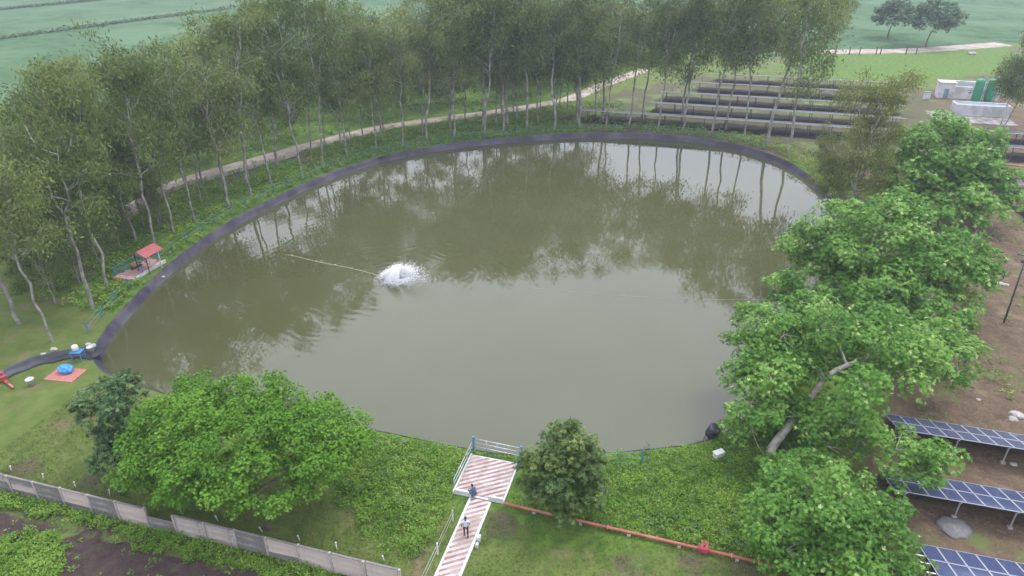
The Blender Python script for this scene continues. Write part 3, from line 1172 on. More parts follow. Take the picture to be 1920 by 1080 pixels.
for i, (px, py, s_, lab) in enumerate(((1735, 90, 1.0, 'round dark tree beside the far dirt track'), (1664, 72, .9, 'dark tree behind the far dirt track, left of the round one'))):
    b = C(px, py, 0)
    o = Vector(b)
    big_tree('field_tree', 41 + i, b, [((o.x, o.y, 7.6 * s_), 8.5 * s_ - i * 3, 6.5 * s_, 4.8 * s_, 44, (1.5, 2.4))],
             [(o.x, o.y, 2.4), (o.x + .4, o.y, 4.4)], .35, M['dark_leaf'], M['bark'], lab, per=12, ros=7, leaf=(.4, .6), sub=8, zmin=-.5)

# ------------------------------------------------------------------ boundary walls
def wall_bay_mesh(name, L, hgt, th, mats, planks=1):
    me = []
    for k in range(planks):
        mb = MB()
        hp = hgt / planks
        mb.box((L / 2, 0, hp / 2), (L - .03, th, hp - (.03 if planks > 1 else .0)), 0, bev=.012)
        me.append(mb.mesh(name, mats))
    return me


rng = random.Random(5)
wall = empty('boundary_wall', (-13.2, WALL_Y, 0))
tag(wall, 'stained grey concrete plank wall between the lawn and the ploughed strip', 'wall')
BAY = 2.15
pl = []
for mt in ('concrete', 'concrete_dark', 'pink_concrete'):
    mb = MB()
    mb.box((0, 0, 0), (BAY - .16, .07, .50), 0, bev=.015)
    pl.append(mb.mesh('plank', M[mt]))
mb = MB()
mb.box((0, 0, .75), (.15, .16, 1.78), 0, bev=.02)
post_me = mb.mesh('post', M['concrete'])
mb = MB()
mb.box((0, 0, 0), (BAY - .18, .13, .07), 0, bev=.015)
cop_me = mb.mesh('coping', M['concrete_dark'])
for k in range(18):
    x = -.2 - BAY * k
    o = mobj('post', post_me, None, wall, (x, 0, 0))
    o.rotation_euler = (rng.uniform(-.03, .03), rng.uniform(-.03, .03), 0)
    tone = rng.choice([0, 1, 1, 2, 2])
    ln = rng.uniform(-.04, .04)
    for r_ in range(3):
        if k == 7 and r_ == 2:
            continue
        o = mobj('plank', pl[tone if rng.random() < .75 else rng.randrange(3)], None, wall, (x - BAY / 2, rng.uniform(-.02, .02), .24 + r_ * .515))
        o.rotation_euler = (ln + rng.uniform(-.05, .05), rng.uniform(-.022, .022), rng.uniform(-.014, .014))
    if k != 7:
        mobj('coping', cop_me, None, wall, (x - BAY / 2, 0, 1.60))


def far_wall(line, bay, hgt, label, mat):
    tot = sum((b - a).length for a, b in zip(line, line[1:]))
    n = int(tot / bay)
    pts = resample(line, n + 1, False)
    root = empty('boundary_wall', (pts[0].x, pts[0].y, 0))
    tag(root, label, 'wall', None)
    mbs = []
    for mt in mat:
        mb = MB()
        mb.box((0, 0, hgt / 2), (bay - .2, .08, hgt), 0, bev=.02)
        mbs.append(mb.mesh('panel', M[mt]))
    mb = MB()
    mb.box((0, 0, hgt / 2), (.22, .24, hgt + .2), 0, bev=.02)
    pm = mb.mesh('post', M['concrete'])
    for i in range(n):
        a, b2 = pts[i] - pts[0], pts[i + 1] - pts[0]
        ang = math.atan2(b2.y - a.y, b2.x - a.x)
        o = mobj('post', pm, None, root, (a.x, a.y, 0))
        o.rotation_euler = (0, 0, ang)
        o = mobj('panel', rng.choice(mbs), None, root, ((a.x + b2.x) / 2, (a.y + b2.y) / 2, -.02))
        o.rotation_euler = (rng.uniform(-.02, .02), 0, ang)
    return root


def track(line, width, label, seed):
    line = resample(line, max(40, int(sum((b - a).length for a, b in zip(line, line[1:])) / 1.2)), False)
    mb = MB()
    vv, ff = [], []
    for i, p in enumerate(line):
        t = (line[min(i + 1, len(line) - 1)] - line[max(i - 1, 0)]).normalized()
        nn = Vector((-t.y, t.x, 0))
        for j, f in enumerate((-.58, -.5, -.28, 0, .28, .5, .58)):
            w = width * f * (1 + (.16 * fbm(p.x, p.y, .35, seed + j) if abs(f) > .4 else 0))
            q = p + nn * w
            vv.append((q.x, q.y, (.0, .17, .155, .185, .155, .17, .0)[j]))
    n = len(line)
    for i in range(n - 1):
        for j in range(6):
            ff.append([i * 7 + j, (i + 1) * 7 + j, (i + 1) * 7 + j + 1, i * 7 + j + 1])
    mb.add(vv, ff, 0, True)
    o = mb.build('dirt_track', M['track'])
    if o.data.polygons[3].normal.z < 0:
        o.data.flip_normals()
    tag(o, label, 'track', kind='structure')


track(wall_far, 3.0, 'pale dirt track winding behind the trees of the bank', 3)
track(wall_right, 6.0, 'pale dirt track between the far meadow and the crops', 9)
kerb_line = [p - Vector((0, 0, 0)) for p in catmull([P(*q) for q in ((300, 372), (345, 352), (410, 334), (500, 309), (560, 292))], False, 6)]
far_wall(kerb_line, 2.6, .7, 'low grey concrete edging wall along the dirt track on the left', ('far_concrete', 'concrete', 'pink_concrete'))
for k, px in enumerate((1538, 1566, 1592, 1611, 1642, 1650, 1698, 1717)):
    c = P(px, 103)
    e = empty('fence_post', (c.x, c.y, 0))
    mb = MB()
    mb.box((0, 0, 1.0), (.28, .28, 2.2), 0, bev=.04)
    mb.build('shaft', M['pole_steel'], e)
    mb = MB()
    mb.box((0, 0, 2.13), (.36, .36, .1), 0, bev=.03)
    mb.build('cap', M['pole_steel'], e)
    tag(e, 'dark post before the far dirt track, %s from the wood edge' % ORD[k], 'post', 'posts along the far track')

# ------------------------------------------------------------------ striped platform and walkway
def striped(name, x0, x1, y0, y1, ang, pitch, parent, z=.22):
    """pavers laid as slanting red and white courses, clipped to the rectangle; every course a part"""
    w = x1 - x0
    span = (y1 - y0) + abs(math.tan(ang)) * w
    n = int(span / pitch) + 2
    rect = [(x0, y0), (x1, y0), (x1, y1), (x0, y1)]
    tanA = math.tan(ang)
    y_start = y0 - max(0, tanA * w)
    for k in range(n):
        ya = y_start + k * pitch
        # course polygon: ya <= y - tanA*(x-x0) <= ya+pitch*frac
        for part, (f0, f1, mt, dz) in enumerate(((.0, .40, 'red_tile', .0), (.40, 1., 'white_tile', .006))):
            lo, hi = ya + pitch * f0 + .012, ya + pitch * f1 - .004
            poly = rect
            for (sgn, val) in ((1, lo), (-1, -hi)):
                new = []
                for i in range(len(poly)):
                    p, q = poly[i], poly[(i + 1) % len(poly)]
                    dp = sgn * (p[1] - tanA * (p[0] - x0)) - val
                    dq = sgn * (q[1] - tanA * (q[0] - x0)) - val
                    if dp >= 0:
                        new.append(p)
                    if (dp >= 0) != (dq >= 0):
                        t = dp / (dp - dq)
                        new.append((p[0] + (q[0] - p[0]) * t, p[1] + (q[1] - p[1]) * t))
                poly = new
                if len(poly) < 3:
                    break
            if len(poly) < 3:
                continue
            mb = MB()
            m_ = len(poly)
            zt = z + dz
            mb.add([(p[0], p[1], zt - .05) for p in poly] + [(p[0], p[1], zt) for p in poly],
                   [list(range(m_, 2 * m_))] + [[i, (i + 1) % m_, m_ + (i + 1) % m_, m_ + i] for i in range(m_)])
            mb.build('paver_course', M[mt], parent)


PX0, PX1, PY0, PY1 = -12.95, -9.6, 32.3, 36.0
plat = empty('viewing_platform', ((PX0 + PX1) / 2, (PY0 + PY1) / 2, 0))
tag(plat, 'red and white striped paved platform at the pond edge', 'platform')
inner = empty('paving', (-(PX0 + PX1) / 2, -(PY0 + PY1) / 2, 0), 0, plat)
base_c = Vector(((PX0 + PX1) / 2, (PY0 + PY1) / 2, 0))


def at_plat(mb, name, mats):
    o = mb.build(name, mats, plat, (-base_c.x, -base_c.y, 0))
    return o


mb = MB()
mb.box((base_c.x, base_c.y, .06), (PX1 - PX0 + .22, PY1 - PY0 + .22, .22), 0, bev=.02)
at_plat(mb, 'slab', M['white_paint'])
striped('platform', PX0 + .04, PX1 - .04, PY0 + .04, PY1 - .04, R(35), .45, inner, .215)
mb = MB()
mb.box((PX0 - .06, base_c.y, .21), (.12, PY1 - PY0 + .2, .14), 0, bev=.02)
at_plat(mb, 'kerb', M['white_paint'])
mb = MB()
mb.box((PX1 + .06, base_c.y, .21), (.12, PY1 - PY0 + .2, .14), 0, bev=.02)
at_plat(mb, 'kerb', M['white_paint'])
mb = MB()
mb.box((PX0 + .55, PY0 - .02, .28), (1.1, .16, .36), 0, bev=.02)
at_plat(mb, 'front_curb', M['white_paint'])
mb = MB()
mb.box((PX1 - .45, PY0 - .02, .28), (1.0, .16, .36), 0, bev=.02)
at_plat(mb, 'front_curb', M['white_paint'])
# railing: blue corner posts, white pipe rails on the pond side and the left
for (x, y) in ((PX0 - .05, PY1 + .55), (PX1 + .18, PY1 + .45), (PX1 + .18, PY1 - .5)):
    mb = MB()
    mb.box((x, y, .72), (.11, .11, 1.3), 0, bev=.01)
    mb.box((x, y, 1.40), (.16, .16, .06), 0, bev=.01)
    at_plat(mb, 'railing_post', M['blue_paint'])
for z in (.55, .9, 1.25):
    mb = MB()
    mb.tube([(PX0 - .05, PY1 + .55, z), (PX1 + .18, PY1 + .45, z)], .03, 6)
    at_plat(mb, 'rail', M['galv'])
for z in (.6, 1.0):
    mb = MB()
    mb.tube([(PX0 - .12, PY1 + .55, z), (PX0 - .12, PY0 + .3, z)], .028, 6)
    at_plat(mb, 'rail', M['galv'])
for y in (PY0 + .3, PY0 + 1.7, PY0 + 3.0):
    mb = MB()
    mb.tube([(PX0 - .12, y, 0), (PX0 - .12, y, 1.05)], .028, 6)
    at_plat(mb, 'railing_post', M['galv'])
for f in (.28, .52, .76):
    x = PX0 + (PX1 - PX0) * f
    mb = MB()
    mb.tube([(x, PY1 + .5, 0), (x, PY1 + .5, 1.27)], .026, 6)
    at_plat(mb, 'railing_post', M['galv'])

WX0, WX1, WY0, WY1 = -11.75, -10.4, 20.0, 32.1
walk = empty('paved_walkway', ((WX0 + WX1) / 2, WY0, 0))
tag(walk, 'narrow red and white striped walkway leading up to the platform', 'walkway')
wi = empty('paving', (-(WX0 + WX1) / 2, -WY0, 0), 0, walk)
mb = MB()
mb.box((0, (WY1 - WY0) / 2, .03), (WX1 - WX0 + .2, WY1 - WY0, .24), 0, bev=.02)
mb.build('slab', M['white_paint'], walk)
striped('walk', WX0 + .06, WX1 - .06, WY0 + .02, WY1 - .02, R(35), .45, wi, .165)

# wire guard beside the walkway
g = empty('wire_guard', (WX0 - .45, 27.0, 0))
tag(g, 'thin wire strung on white posts along the left of the walkway', 'wire fence')
for y in (24.6, 27.2, 29.9):
    mb = MB()
    mb.box((0, y - 27.0, .5), (.09, .09, 1.1), 0, bev=.01)
    mb.build('post', M['white_paint'], g)
for z in (.55, .95):
    mb = MB()
    mb.tube([(0, -2.4, z), (0, .2, z - .02), (0, 2.9, z)], .012, 4)
    mb.build('wire', M['galv'], g)
g = empty('marker_post', (WX1 + .25, 28.9, 0))
mb = MB()
mb.box((0, 0, .22), (.24, .3, .5), 0, bev=.03)
mb.box((.05, -.5, .15), (.2, .25, .36), 0, bev=.03)
mb.build('block', M['white_paint'], g)
tag(g, 'two small pale blocks beside the right edge of the walkway', 'marker')

# ------------------------------------------------------------------ red pipe line
a, b = P(945, 944, .3), P(1462, 1063, .3)
pipe = empty('pipeline', (a.x, a.y, 0))
tag(pipe, 'long rusty red water pipe crossing the lawn from the platform', 'pipe')
d = (b - a)
mb = MB()
mb.tube([(0, 0, .3), (d.x * .5, d.y * .5, .31), (d.x, d.y, .3)], .095, 10)
mb.build('pipe_run', M['red_pipe'], pipe)
for f in (.12, .3, .48, .66, .86):
    mb = MB()
    c = d * f
    mb.box((c.x, c.y, .09), (.22, .3, .26), 0, bev=.02)
    mb.build('support', M['concrete'], pipe)
for f in (.2, .4, .58, .84, .93):
    mb = MB()
    c = d * f
    u = d.normalized()
    mb.tube([(c.x - u.x * .05, c.y - u.y * .05, .3), (c.x + u.x * .05, c.y + u.y * .05, .3)], .16, 10)
    mb.build('flange', M['red_pipe'], pipe)
f = .745
c = d * f
mb = MB()
mb.box((c.x, c.y, .34), (.55, .42, .5), 0, bev=.07)
mb.tube([(c.x - .36, c.y, .32), (c.x + .36, c.y, .32)], .19, 10)
mb.tube([(c.x, c.y, .55), (c.x, c.y, .86)], .06, 8)
valve = mb.build('valve', M['red_paint'], pipe)
mb = MB()
ring = [(c.x + .2 * math.cos(t), c.y + .2 * math.sin(t), .88) for t in np.linspace(0, 6.2832, 15)]
mb.tube(ring, .022, 6, caps=False)
mb.tube([(c.x - .2, c.y, .88), (c.x + .2, c.y, .88)], .018, 5)
mb.tube([(c.x, c.y - .2, .88), (c.x, c.y + .2, .88)], .018, 5)
mb.build('hand_wheel', M['red_paint'], valve)

# ------------------------------------------------------------------ solar rows
TILT, MODL, MODW, ZN = R(20), 1.90, 1.05, 1.8
ct, st = math.cos(TILT), math.sin(TILT)
mb = MB()
mb.box((0, 0, 0), (MODW - .09, MODL - .07, .012))
glass_me = mb.mesh('solar_panel', M['cells'])
mb = MB()
for sx in (-1, 1):
    mb.box((sx * (MODW / 2 - .03), 0, -.004), (.045, MODL - .02, .042))
    mb.box((0, sx * (MODL / 2 - .0225), -.004), (MODW - .108, .045, .042))
frame_me = mb.mesh('frame', M['galv'])
mb = MB()
mb.box((0, 0, -.02), (MODW - .106, MODL - .112, .012))
back_me = mb.mesh('backsheet', M['dark_back'])


def solar_row(x0, n, y_near, label, z_near=ZN, purlin_out=.5):
    root = empty('solar_row', (x0, y_near, 0))
    tag(root, label, 'solar panels', 'near solar rows')
    Mt = Matrix.Translation((0, 0, z_near)) @ Matrix.Rotation(-TILT, 4, 'X')
    for i in range(n):
        for j in range(2):
            c = Mt @ Vector((MODW * (i + .5), MODL * (j + .5) + .03 * j, 0))
            o = mobj('solar_panel', glass_me, None, root, c)
            o.rotation_euler = (-TILT, 0, 0)
            mobj('frame', frame_me, None, o)
            mobj('backsheet', back_me, None, o)
    L = n * MODW
    for yy in (.35, 1.45, 2.35, 3.45):
        mb = MB()
        a_ = Mt @ Vector((-purlin_out, yy, -.085))
        b_ = Mt @ Vector((L + purlin_out, yy, -.085))
        mb.box(((a_.x + b_.x) / 2, a_.y, a_.z), (L + 2 * purlin_out, .06, .09))
        mb.build('purlin', M['galv'], root)
    k = 0
    x = .9
    while x < L:
        mb = MB()
        mb.box((0, 1.87, -.17), (.07, 3.2, .08), M=Mt @ Matrix.Translation((x, 0, 0)))
        mb.build('rafter', M['galv'], root)
        for yy in (.5, 3.1):
            t = Mt @ Vector((x, yy, -.2))
            mb = MB()
            mb.box((x, t.y, t.z / 2 - .05), (.08, .08, t.z + .1))
            mb.build('leg', M['galv'], root)
            mb = MB()
            mb.box((x, t.y, .08), (.3, .3, .24), 0, bev=.03)
            mb.build('footing', M['concrete'], root)
        x += 3.15
    return root


r1x = P(1735 - 52, 800, 2.5).x
solar_row(16.2, 16, 45.0, 'solar row farthest of the three near rows, its end under the leaves', ZN, .0)
solar_row(14.65, 15, 38.4, 'middle of the three near solar rows, beside the leaning tree', ZN, .0)
solar_row(15.75, 13, 31.85, 'nearest solar row, its bare purlins poking out of the bush')


def far_row(x0, L, y_near, label, group, dz=0):
    root = empty('solar_row', (x0, y_near, 0))
    tag(root, label, 'solar panels', group)
    Mt = Matrix.Translation((0, 0, 2.2 + dz)) @ Matrix.Rotation(-R(9), 4, 'X')
    n = int(L / 1.05)
    mb, fb = MB(), MB()
    for i in range(n):
        for j in range(2):
            mb.box((1.05 * (i + .5), 1.9 * (j + .5), 0), (.98, 1.83, .04), M=Mt)
    mb.build('panel_table', M['dusty_cells'], root)['kind'] = 'stuff'
    bb = MB()
    bb.box((L / 2, 1.9, -.06), (L - .1, 3.7, .03), M=Mt)
    bb.build('backing_sheet', M['dark_back'], root)
    for yy in (-.03, 3.83):
        fb.box((L / 2, yy, -.02), (L, .05, .08), M=Mt)
    fb.build('edge_beam', M['galv'], root)
    x = 1.2
    while x < L:
        for yy in (.5, 3.1):
            t = Mt @ Vector((x, yy, -.08))
            lb_ = MB()
            lb_.box((x, t.y, t.z / 2), (.11, .11, t.z))
            lb_.build('leg', M['pole_steel'], root)
        x += 3.6
    return root


FAR = [(-22.6, 57, 130.2, 'first and nearest of the far solar rows behind the pond'), (-10.6, 46, 139.6, 'second of the far solar rows behind the pond'),
       (-9.4, 47, 150.2, 'third of the far solar rows behind the pond'), (-3, 42.5, 161.8, 'fourth of the far solar rows behind the pond'),
       (1.2, 39.5, 173.2, 'rearmost of the far solar rows, against the meadow')]
for (x0, L, y, lab) in FAR:
    far_row(x0, L, y, lab, 'far solar rows')
far_row(47.5, 26, 133.6, 'solar row on the right below the treatment tank, farther one', 'right solar rows')
far_row(46.8, 26, 124.5, 'solar row on the right below the treatment tank, nearer one', 'right solar rows')
far_row(42.3, 26, 105.1, 'solar row at the right edge beside the farthest bank tree', 'right solar rows')
far_row(41.3, 26, 96.8, 'solar row at the right edge nearest the power pole', 'right solar rows')

# ------------------------------------------------------------------ treatment tank group (upper right)
def tank(name, cx, cy, sx, sy, h, th, label, fillm, wallm='white_paint', fill=.75, rz=0):
    root = empty(name, (cx, cy, 0), rz)
    tag(root, label, 'tank')
    for (dx, dy, w, d_) in ((0, -sy / 2 + th / 2, sx, th), (0, sy / 2 - th / 2, sx, th), (-sx / 2 + th / 2, 0, th, sy - 2 * th), (sx / 2 - th / 2, 0, th, sy - 2 * th)):
        mb = MB()
        mb.box((dx, dy, h / 2), (w - .004, d_ - .004, h), 0, bev=.04)
        mb.build('wall', M[wallm], root)
    mb = MB()
    mb.box((0, 0, h * fill / 2), (sx - 2 * th - .01, sy - 2 * th - .01, h * fill))
    mb.build('contents', M[fillm], root)
    return root


p = P(1822, 188)
tank('water_tank', p.x, p.y + 4.0, 10.2, 7.0, 2.6, .45, 'open white concrete tank behind the green vessels', 'grey_blue', fill=.6)
p2 = P(1838, 220)
tank('water_tank', p2.x + .2, p2.y + 1.8, 9.6, 3.4, 2.2, .25, 'low white concrete trough in front of the green vessels', 'grey_blue', fill=.9)
p3 = P(1768, 182)
mb = MB()
mb.box((0, 0, 1.6), (3.0, 2.6, 3.2), 0, bev=.05)
hut = empty('pump_hut', (p3.x, p3.y, 0))
mb.build('wall', M['white_paint'], hut)
mb = MB()
mb.box((0, 0, 3.28), (3.3, 2.9, .16), 0, bev=.03)
mb.build('roof', M['white_paint'], hut)
mb = MB()
mb.box((0, -1.31, 1.0), (.9, .06, 2.0), 0, bev=.01)
mb.build('door', M['grey_blue'], hut)
tag(hut, 'small white pump hut left of the open tank', 'hut')
for i, (px, lab) in enumerate(((1828, 'green upright pressure vessel, nearer the pump hut'), (1851, 'green upright pressure vessel beside the tall bluish tree'))):
    q = P(px, 203)
    v = empty('pressure_vessel', (q.x, q.y + 1.2, 0))
    tag(v, lab, 'vessel', 'green vessels')
    mb = MB()
    mb.lathe([(.05, 1.0), (.55, 1.1), (.8, 1.35), (.85, 1.7), (.85, 5.0), (.8, 5.35), (.55, 5.6), (.05, 5.7)], n=18)
    mb.build('shell', M['green_paint'], v)
    for k in range(3):
        t = k * 2.094
        mb = MB()
        mb.box((.7 * math.cos(t), .7 * math.sin(t), .7), (.14, .14, 1.5))
        mb.build('leg', M['grey_blue'], v)
    mb = MB()
    mb.tube([(0, 0, 5.65), (0, 0, 6.1), (.6, -.3, 6.1), (.95, -.5, 5.7), (.95, -.5, 1.0)], .09, 8)
    mb.build('pipe', M['grey_blue'], v)
q = P(1840, 200)
sk = empty('pipe_skid', (q.x - 2.6, q.y + .6, 0))
mb = MB()
for k in range(6):
    mb.tube([(k * .9, 0, 2.2), (k * .9, 0, 3.4 + .3 * (k % 2)), (k * .9 + .4, .4, 3.6)], .08, 6)
mb.tube([(-.4, 0, 2.6), (5.6, 0, 2.6)], .11, 8)
mb.tube([(-.4, .5, 2.9), (5.6, .5, 2.9)], .09, 8)
mb.build('manifold', M['grey_blue'], sk)
mb = MB()
for k in range(4):
    mb.box((k * 1.6, .2, 1.25), (.1, .1, 2.6))
mb.build('stand', M['galv'], sk)
tag(sk, 'grey blue pipe manifold between the white trough and tank', 'pipework')
q = P(1736, 187)
bx = empty('control_cabinet', (q.x, q.y, 0))
mb = MB()
mb.box((0, 0, .85), (1.2, .7, 1.5), 0, bev=.03)
mb.build('cabinet', M['white_paint'], bx)
mb = MB()
mb.box((0, 0, 1.66), (1.35, .85, .1), 0, bev=.02)
mb.build('lid', M['green_paint'], bx)
tag(bx, 'small white cabinet with green top left of the pump hut', 'cabinet')
q = P(1874, 241)
wp = empty('lamp_post', (q.x, q.y, 0))
mb = MB()
mb.tube([(0, 0, 0), (0, 0, 5.3)], [.13, .09], 8)
mb.build('pole', M['white_paint'], wp)
mb = MB()
mb.tube([(0, 0, 5.25), (.25, 0, 5.4), (.7, 0, 5.42)], .05, 6)
mb.box((.85, 0, 5.42), (.5, .2, .1), 0, bev=.03)
mb.build('lamp_arm', M['white_paint'], wp)
tag(wp, 'white lamp post standing in front of the white trough', 'lamp post')
# concrete apron around the tanks
ap = MB()
q = P(1800, 228)
ap.box((q.x + 2.6, q.y + 3.4, .05), (14, 9, .12), 0, bev=.02)
o = ap.build('pavement', M['concrete_dark'])
tag(o, 'worn concrete apron under the treatment tanks', 'pavement', kind='structure')

# ------------------------------------------------------------------ power pole at the right edge
q = P(1882, 606)
pp = empty('power_pole', (q.x, q.y, 0))
tag(pp, 'thin dark power pole on the bare soil at the right edge', 'pole')
mb = MB()
mb.tube([(0, 0, -.2), (-.1, .05, 4), (-.2, .1, 7.4)], [.10, .085, .07], 8)
mb.build('mast', M['pole_steel'], pp)
mb = MB()
mb.box((-.2, .1, 7.05), (1.5, .09, .09), 0, bev=.01)
mb.box((-.2, .1, 6.45), (.5, .09, .35), 0, bev=.02)
mb.build('crossarm', M['pole_steel'], pp)
for dx in (-.65, 0, .65):
    mb = MB()
    mb.lathe([(.03, 0), (.06, .05), (.04, .1), (.06, .15), (.03, .2)], (dx - .2, .1, 7.1), 8)
    mb.build('insulator', M['stone'], pp)
q2 = P(1990, 420)
mb = MB()
mb.tube([P(1862, 306, .15), P(1900, 310, .15), P(1960, 316, .15)], .12, 6)
o = mb.build('field_pipe', M['red_pipe'])
tag(o, 'red pipe lying on bare soil between the right solar rows', 'pipe')

# ------------------------------------------------------------------ pond fence (blue posts and wire)
def pond_fence(s0, s1, label, step=2.9, off=1.35):
    p0, n0 = rim_at(s0)
    o0 = p0 + n0 * off
    root = empty('pond_fence', (o0.x, o0.y, 0))
    tag(root, label, 'fence')
    mb = MB()
    mb.box((0, 0, .6), (.09, .09, 1.3), 0, bev=.01)
    pm = mb.mesh('post', M['blue_paint'])
    pts = []
    s_ = s0
    while s_ < s1:
        p, n = rim_at(s_)
        q = p + n * off - o0
        pts.append((q.x, q.y))
        o = mobj('post', pm, None, root, (q.x, q.y, 0))
        o.rotation_euler = (rng.uniform(-.05, .05), rng.uniform(-.05, .05), math.atan2(n.y, n.x))
        s_ += step * rng.uniform(.95, 1.05)
    for z in (.3, .7, 1.15):
        mb = MB()
        mb.tube([(x, y, z + rng.uniform(-.03, .03)) for x, y in pts], .016, 4)
        mb.build('wire', M['teal_wire'], root)


pond_fence(2.5, s_of(1440, 290), 'blue post and wire fence along the wooded bank of the pond')
pond_fence(s_of(1190, 845), s_of(985, 853), 'short blue post and wire fence on the near bank right of the platform')

# ------------------------------------------------------------------ red-roofed shelter on the left bank
a, b = P(246, 528), P(306, 492)
mid = (a + b) / 2
ang = math.atan2(b.y - a.y, b.x - a.x)
Ls = (b - a).length
pf = empty('pump_platform', (mid.x, mid.y, 0), ang)
tag(pf, 'pink floored platform with blue rails on the left bank', 'platform')
mb = MB()
mb.box((0, .9, .12), (Ls, 2.2, .26), 0, bev=.02)
mb.build('slab', M['pink_floor'], pf)
mb = MB()
mb.box((0, -.3, .2), (Ls + .1, .2, .36), 0, bev=.02)
mb.build('kerb', M['white_paint'], pf)
for x in (-Ls / 2 + .05, -Ls / 6, Ls / 6, Ls / 2 - .05):
    mb = MB()
    mb.box((x, 2.0, .8), (.08, .08, 1.3), 0, bev=.01)
    mb.build('railing_post', M['blue_paint'], pf)
for z in (.75, 1.3):
    mb = MB()
    mb.tube([(-Ls / 2, 2.0, z), (Ls / 2, 2.0, z)], .03, 6)
    mb.tube([(-Ls / 2, 2.0, z), (-Ls / 2, .0, z)], .03, 6)
    mb.tube([(Ls / 2, 2.0, z), (Ls / 2, .0, z)], .03, 6)
    mb.build('rail', M['blue_paint'], pf)
rc = P(272, 468, 2.5)
sh = empty('red_shelter', (rc.x, rc.y, 0), ang)
tag(sh, 'small shelter with a red pitched roof beside the pink platform', 'shelter')
for sx in (-1, 1):
    for sy in (-1, 1):
        mb = MB()
        mb.box((sx * .9, sy * .7, 1.1), (.1, .1, 2.2), 0, bev=.01)
        mb.build('post', M['pole_steel'] if sx < 0 else M['white_paint'], sh)
mb = MB()
w, d_, e_, r_ = 1.3, 1.1, 2.2, 2.75
mb.add([(-w, -d_, e_), (w, -d_, e_), (w, 0, r_), (-w, 0, r_), (-w, d_, e_), (w, d_, e_),
        (-w, -d_, e_ - .06), (w, -d_, e_ - .06), (w, 0, r_ - .06), (-w, 0, r_ - .06), (-w, d_, e_ - .06), (w, d_, e_ - .06)],
       [[0, 1, 2, 3], [3, 2, 5, 4], [6, 9, 8, 7], [9, 10, 11, 8], [0, 6, 7, 1], [4, 5, 11, 10], [0, 3, 9, 6], [3, 4, 10, 9], [1, 7, 8, 2], [2, 8, 11, 5]])
mb.build('roof', M['red_roof'], sh)
pc = P(256, 506)
pu = empty('water_pump', (pc.x, pc.y, .25), ang)
tag(pu, 'tan motor pump standing on the pink platform', 'pump')
mb = MB()
mb.tube([(-.35, 0, .45), (.35, 0, .45)], .26, 12)
mb.tube([(.35, 0, .45), (.5, 0, .45)], .16, 10)
mb.build('motor', M['yellow_paint'], pu)
mb = MB()
mb.lathe([(.1, -.1), (.33, -.08), (.33, .08), (.1, .1)], (.62, 0, .45), 12)
mb.tube([(.62, 0, .7), (.62, 0, 1.1), (.62, -.5, 1.1), (.62, -.9, .5)], .07, 8)
mb.build('pump_head', M['grey_blue'], pu)
mb = MB()
mb.box((.1, 0, .1), (1.3, .5, .12), 0, bev=.02)
mb.build('base', M['pole_steel'], pu)
pc = P(227, 522)
mb = MB()
mb.box((0, 0, .15), (1.2, 1.0, .34), 0, bev=.03)
o = mb.build('concrete_block', M['pink_floor'], None, (pc.x, pc.y, 0))
o.rotation_euler = (0, 0, ang)
tag(o, 'low pink block left of the platform among the trunks', 'block')

# ------------------------------------------------------------------ ditch, pads and odds at the left corner
ditch_px = [(186, 668), (160, 663), (120, 668), (80, 676), (40, 690), (0, 708), (-60, 740)]
dl = catmull([P(*q_) for q_ in ditch_px], False, 5)
mb = MB()
vv, ff = [], []
pr = [(-.85, .10), (-.6, .14), (-.32, .075), (.32, .075), (.6, .14), (.85, .10)]
for i, p_ in enumerate(dl):
    t = (dl[min(i + 1, len(dl) - 1)] - dl[max(i - 1, 0)]).normalized()
    nn = Vector((-t.y, t.x, 0))
    for j, (o_, z_) in enumerate(pr):
        w_ = 1 + .2 * fbm(p_.x, p_.y, .8, j)
        q_ = p_ + nn * o_ * w_
        vv.append((q_.x, q_.y, z_ + .06))
for i in range(len(dl) - 1):
    for j in range(5):
        ff.append([i * 6 + j, (i + 1) * 6 + j, (i + 1) * 6 + j + 1, i * 6 + j + 1])
mb.add(vv, ff, 0, True)
o = mb.build('drain_channel', M['black_plastic'])
tag(o, 'black plastic lined ditch running into the left corner of the pond', 'ditch', kind='structure')

c = P(124, 704)
pad = empty('brick_pad', (c.x, c.y, 0), .12)
tag(pad, 'square red paved pad on the lawn carrying the blue bundle', 'pad')
pr_me = []
mb = MB()
mb.box((0, 0, .03), (.36, .36, .16), 0, bev=.012)
tile_me = mb.mesh('paver', M['brick_red'])
for i in range(7):
    for j in range(5):
        mobj('paver', tile_me, None, pad, ((i - 3) * .375, (j - 2) * .375, .03 + rng.uniform(-.008, .008)))
c = P(126, 700)
# crumpled tarpaulin bundle
bm = bmesh.new()
bmesh.ops.create_icosphere(bm, subdivisions=4, radius=.5)
for v in bm.verts:
    n_ = mnoise.fractal(v.co * 2.6, 1.0, 2.0, 4)
    v.co = Vector((v.co.x * 1.25, v.co.y * .95, max(v.co.z, -.34) * .8)) * (1 + .22 * n_)
    v.co.z += .28
me = bpy.data.meshes.new('blue_bundle')
bm.to_mesh(me)
bm.free()
o = mobj('blue_bundle', me, M['blue_tarp'], None, (c.x, c.y, .15))
tag(o, 'crumpled bright blue tarpaulin bundle on the red pad', 'tarpaulin')

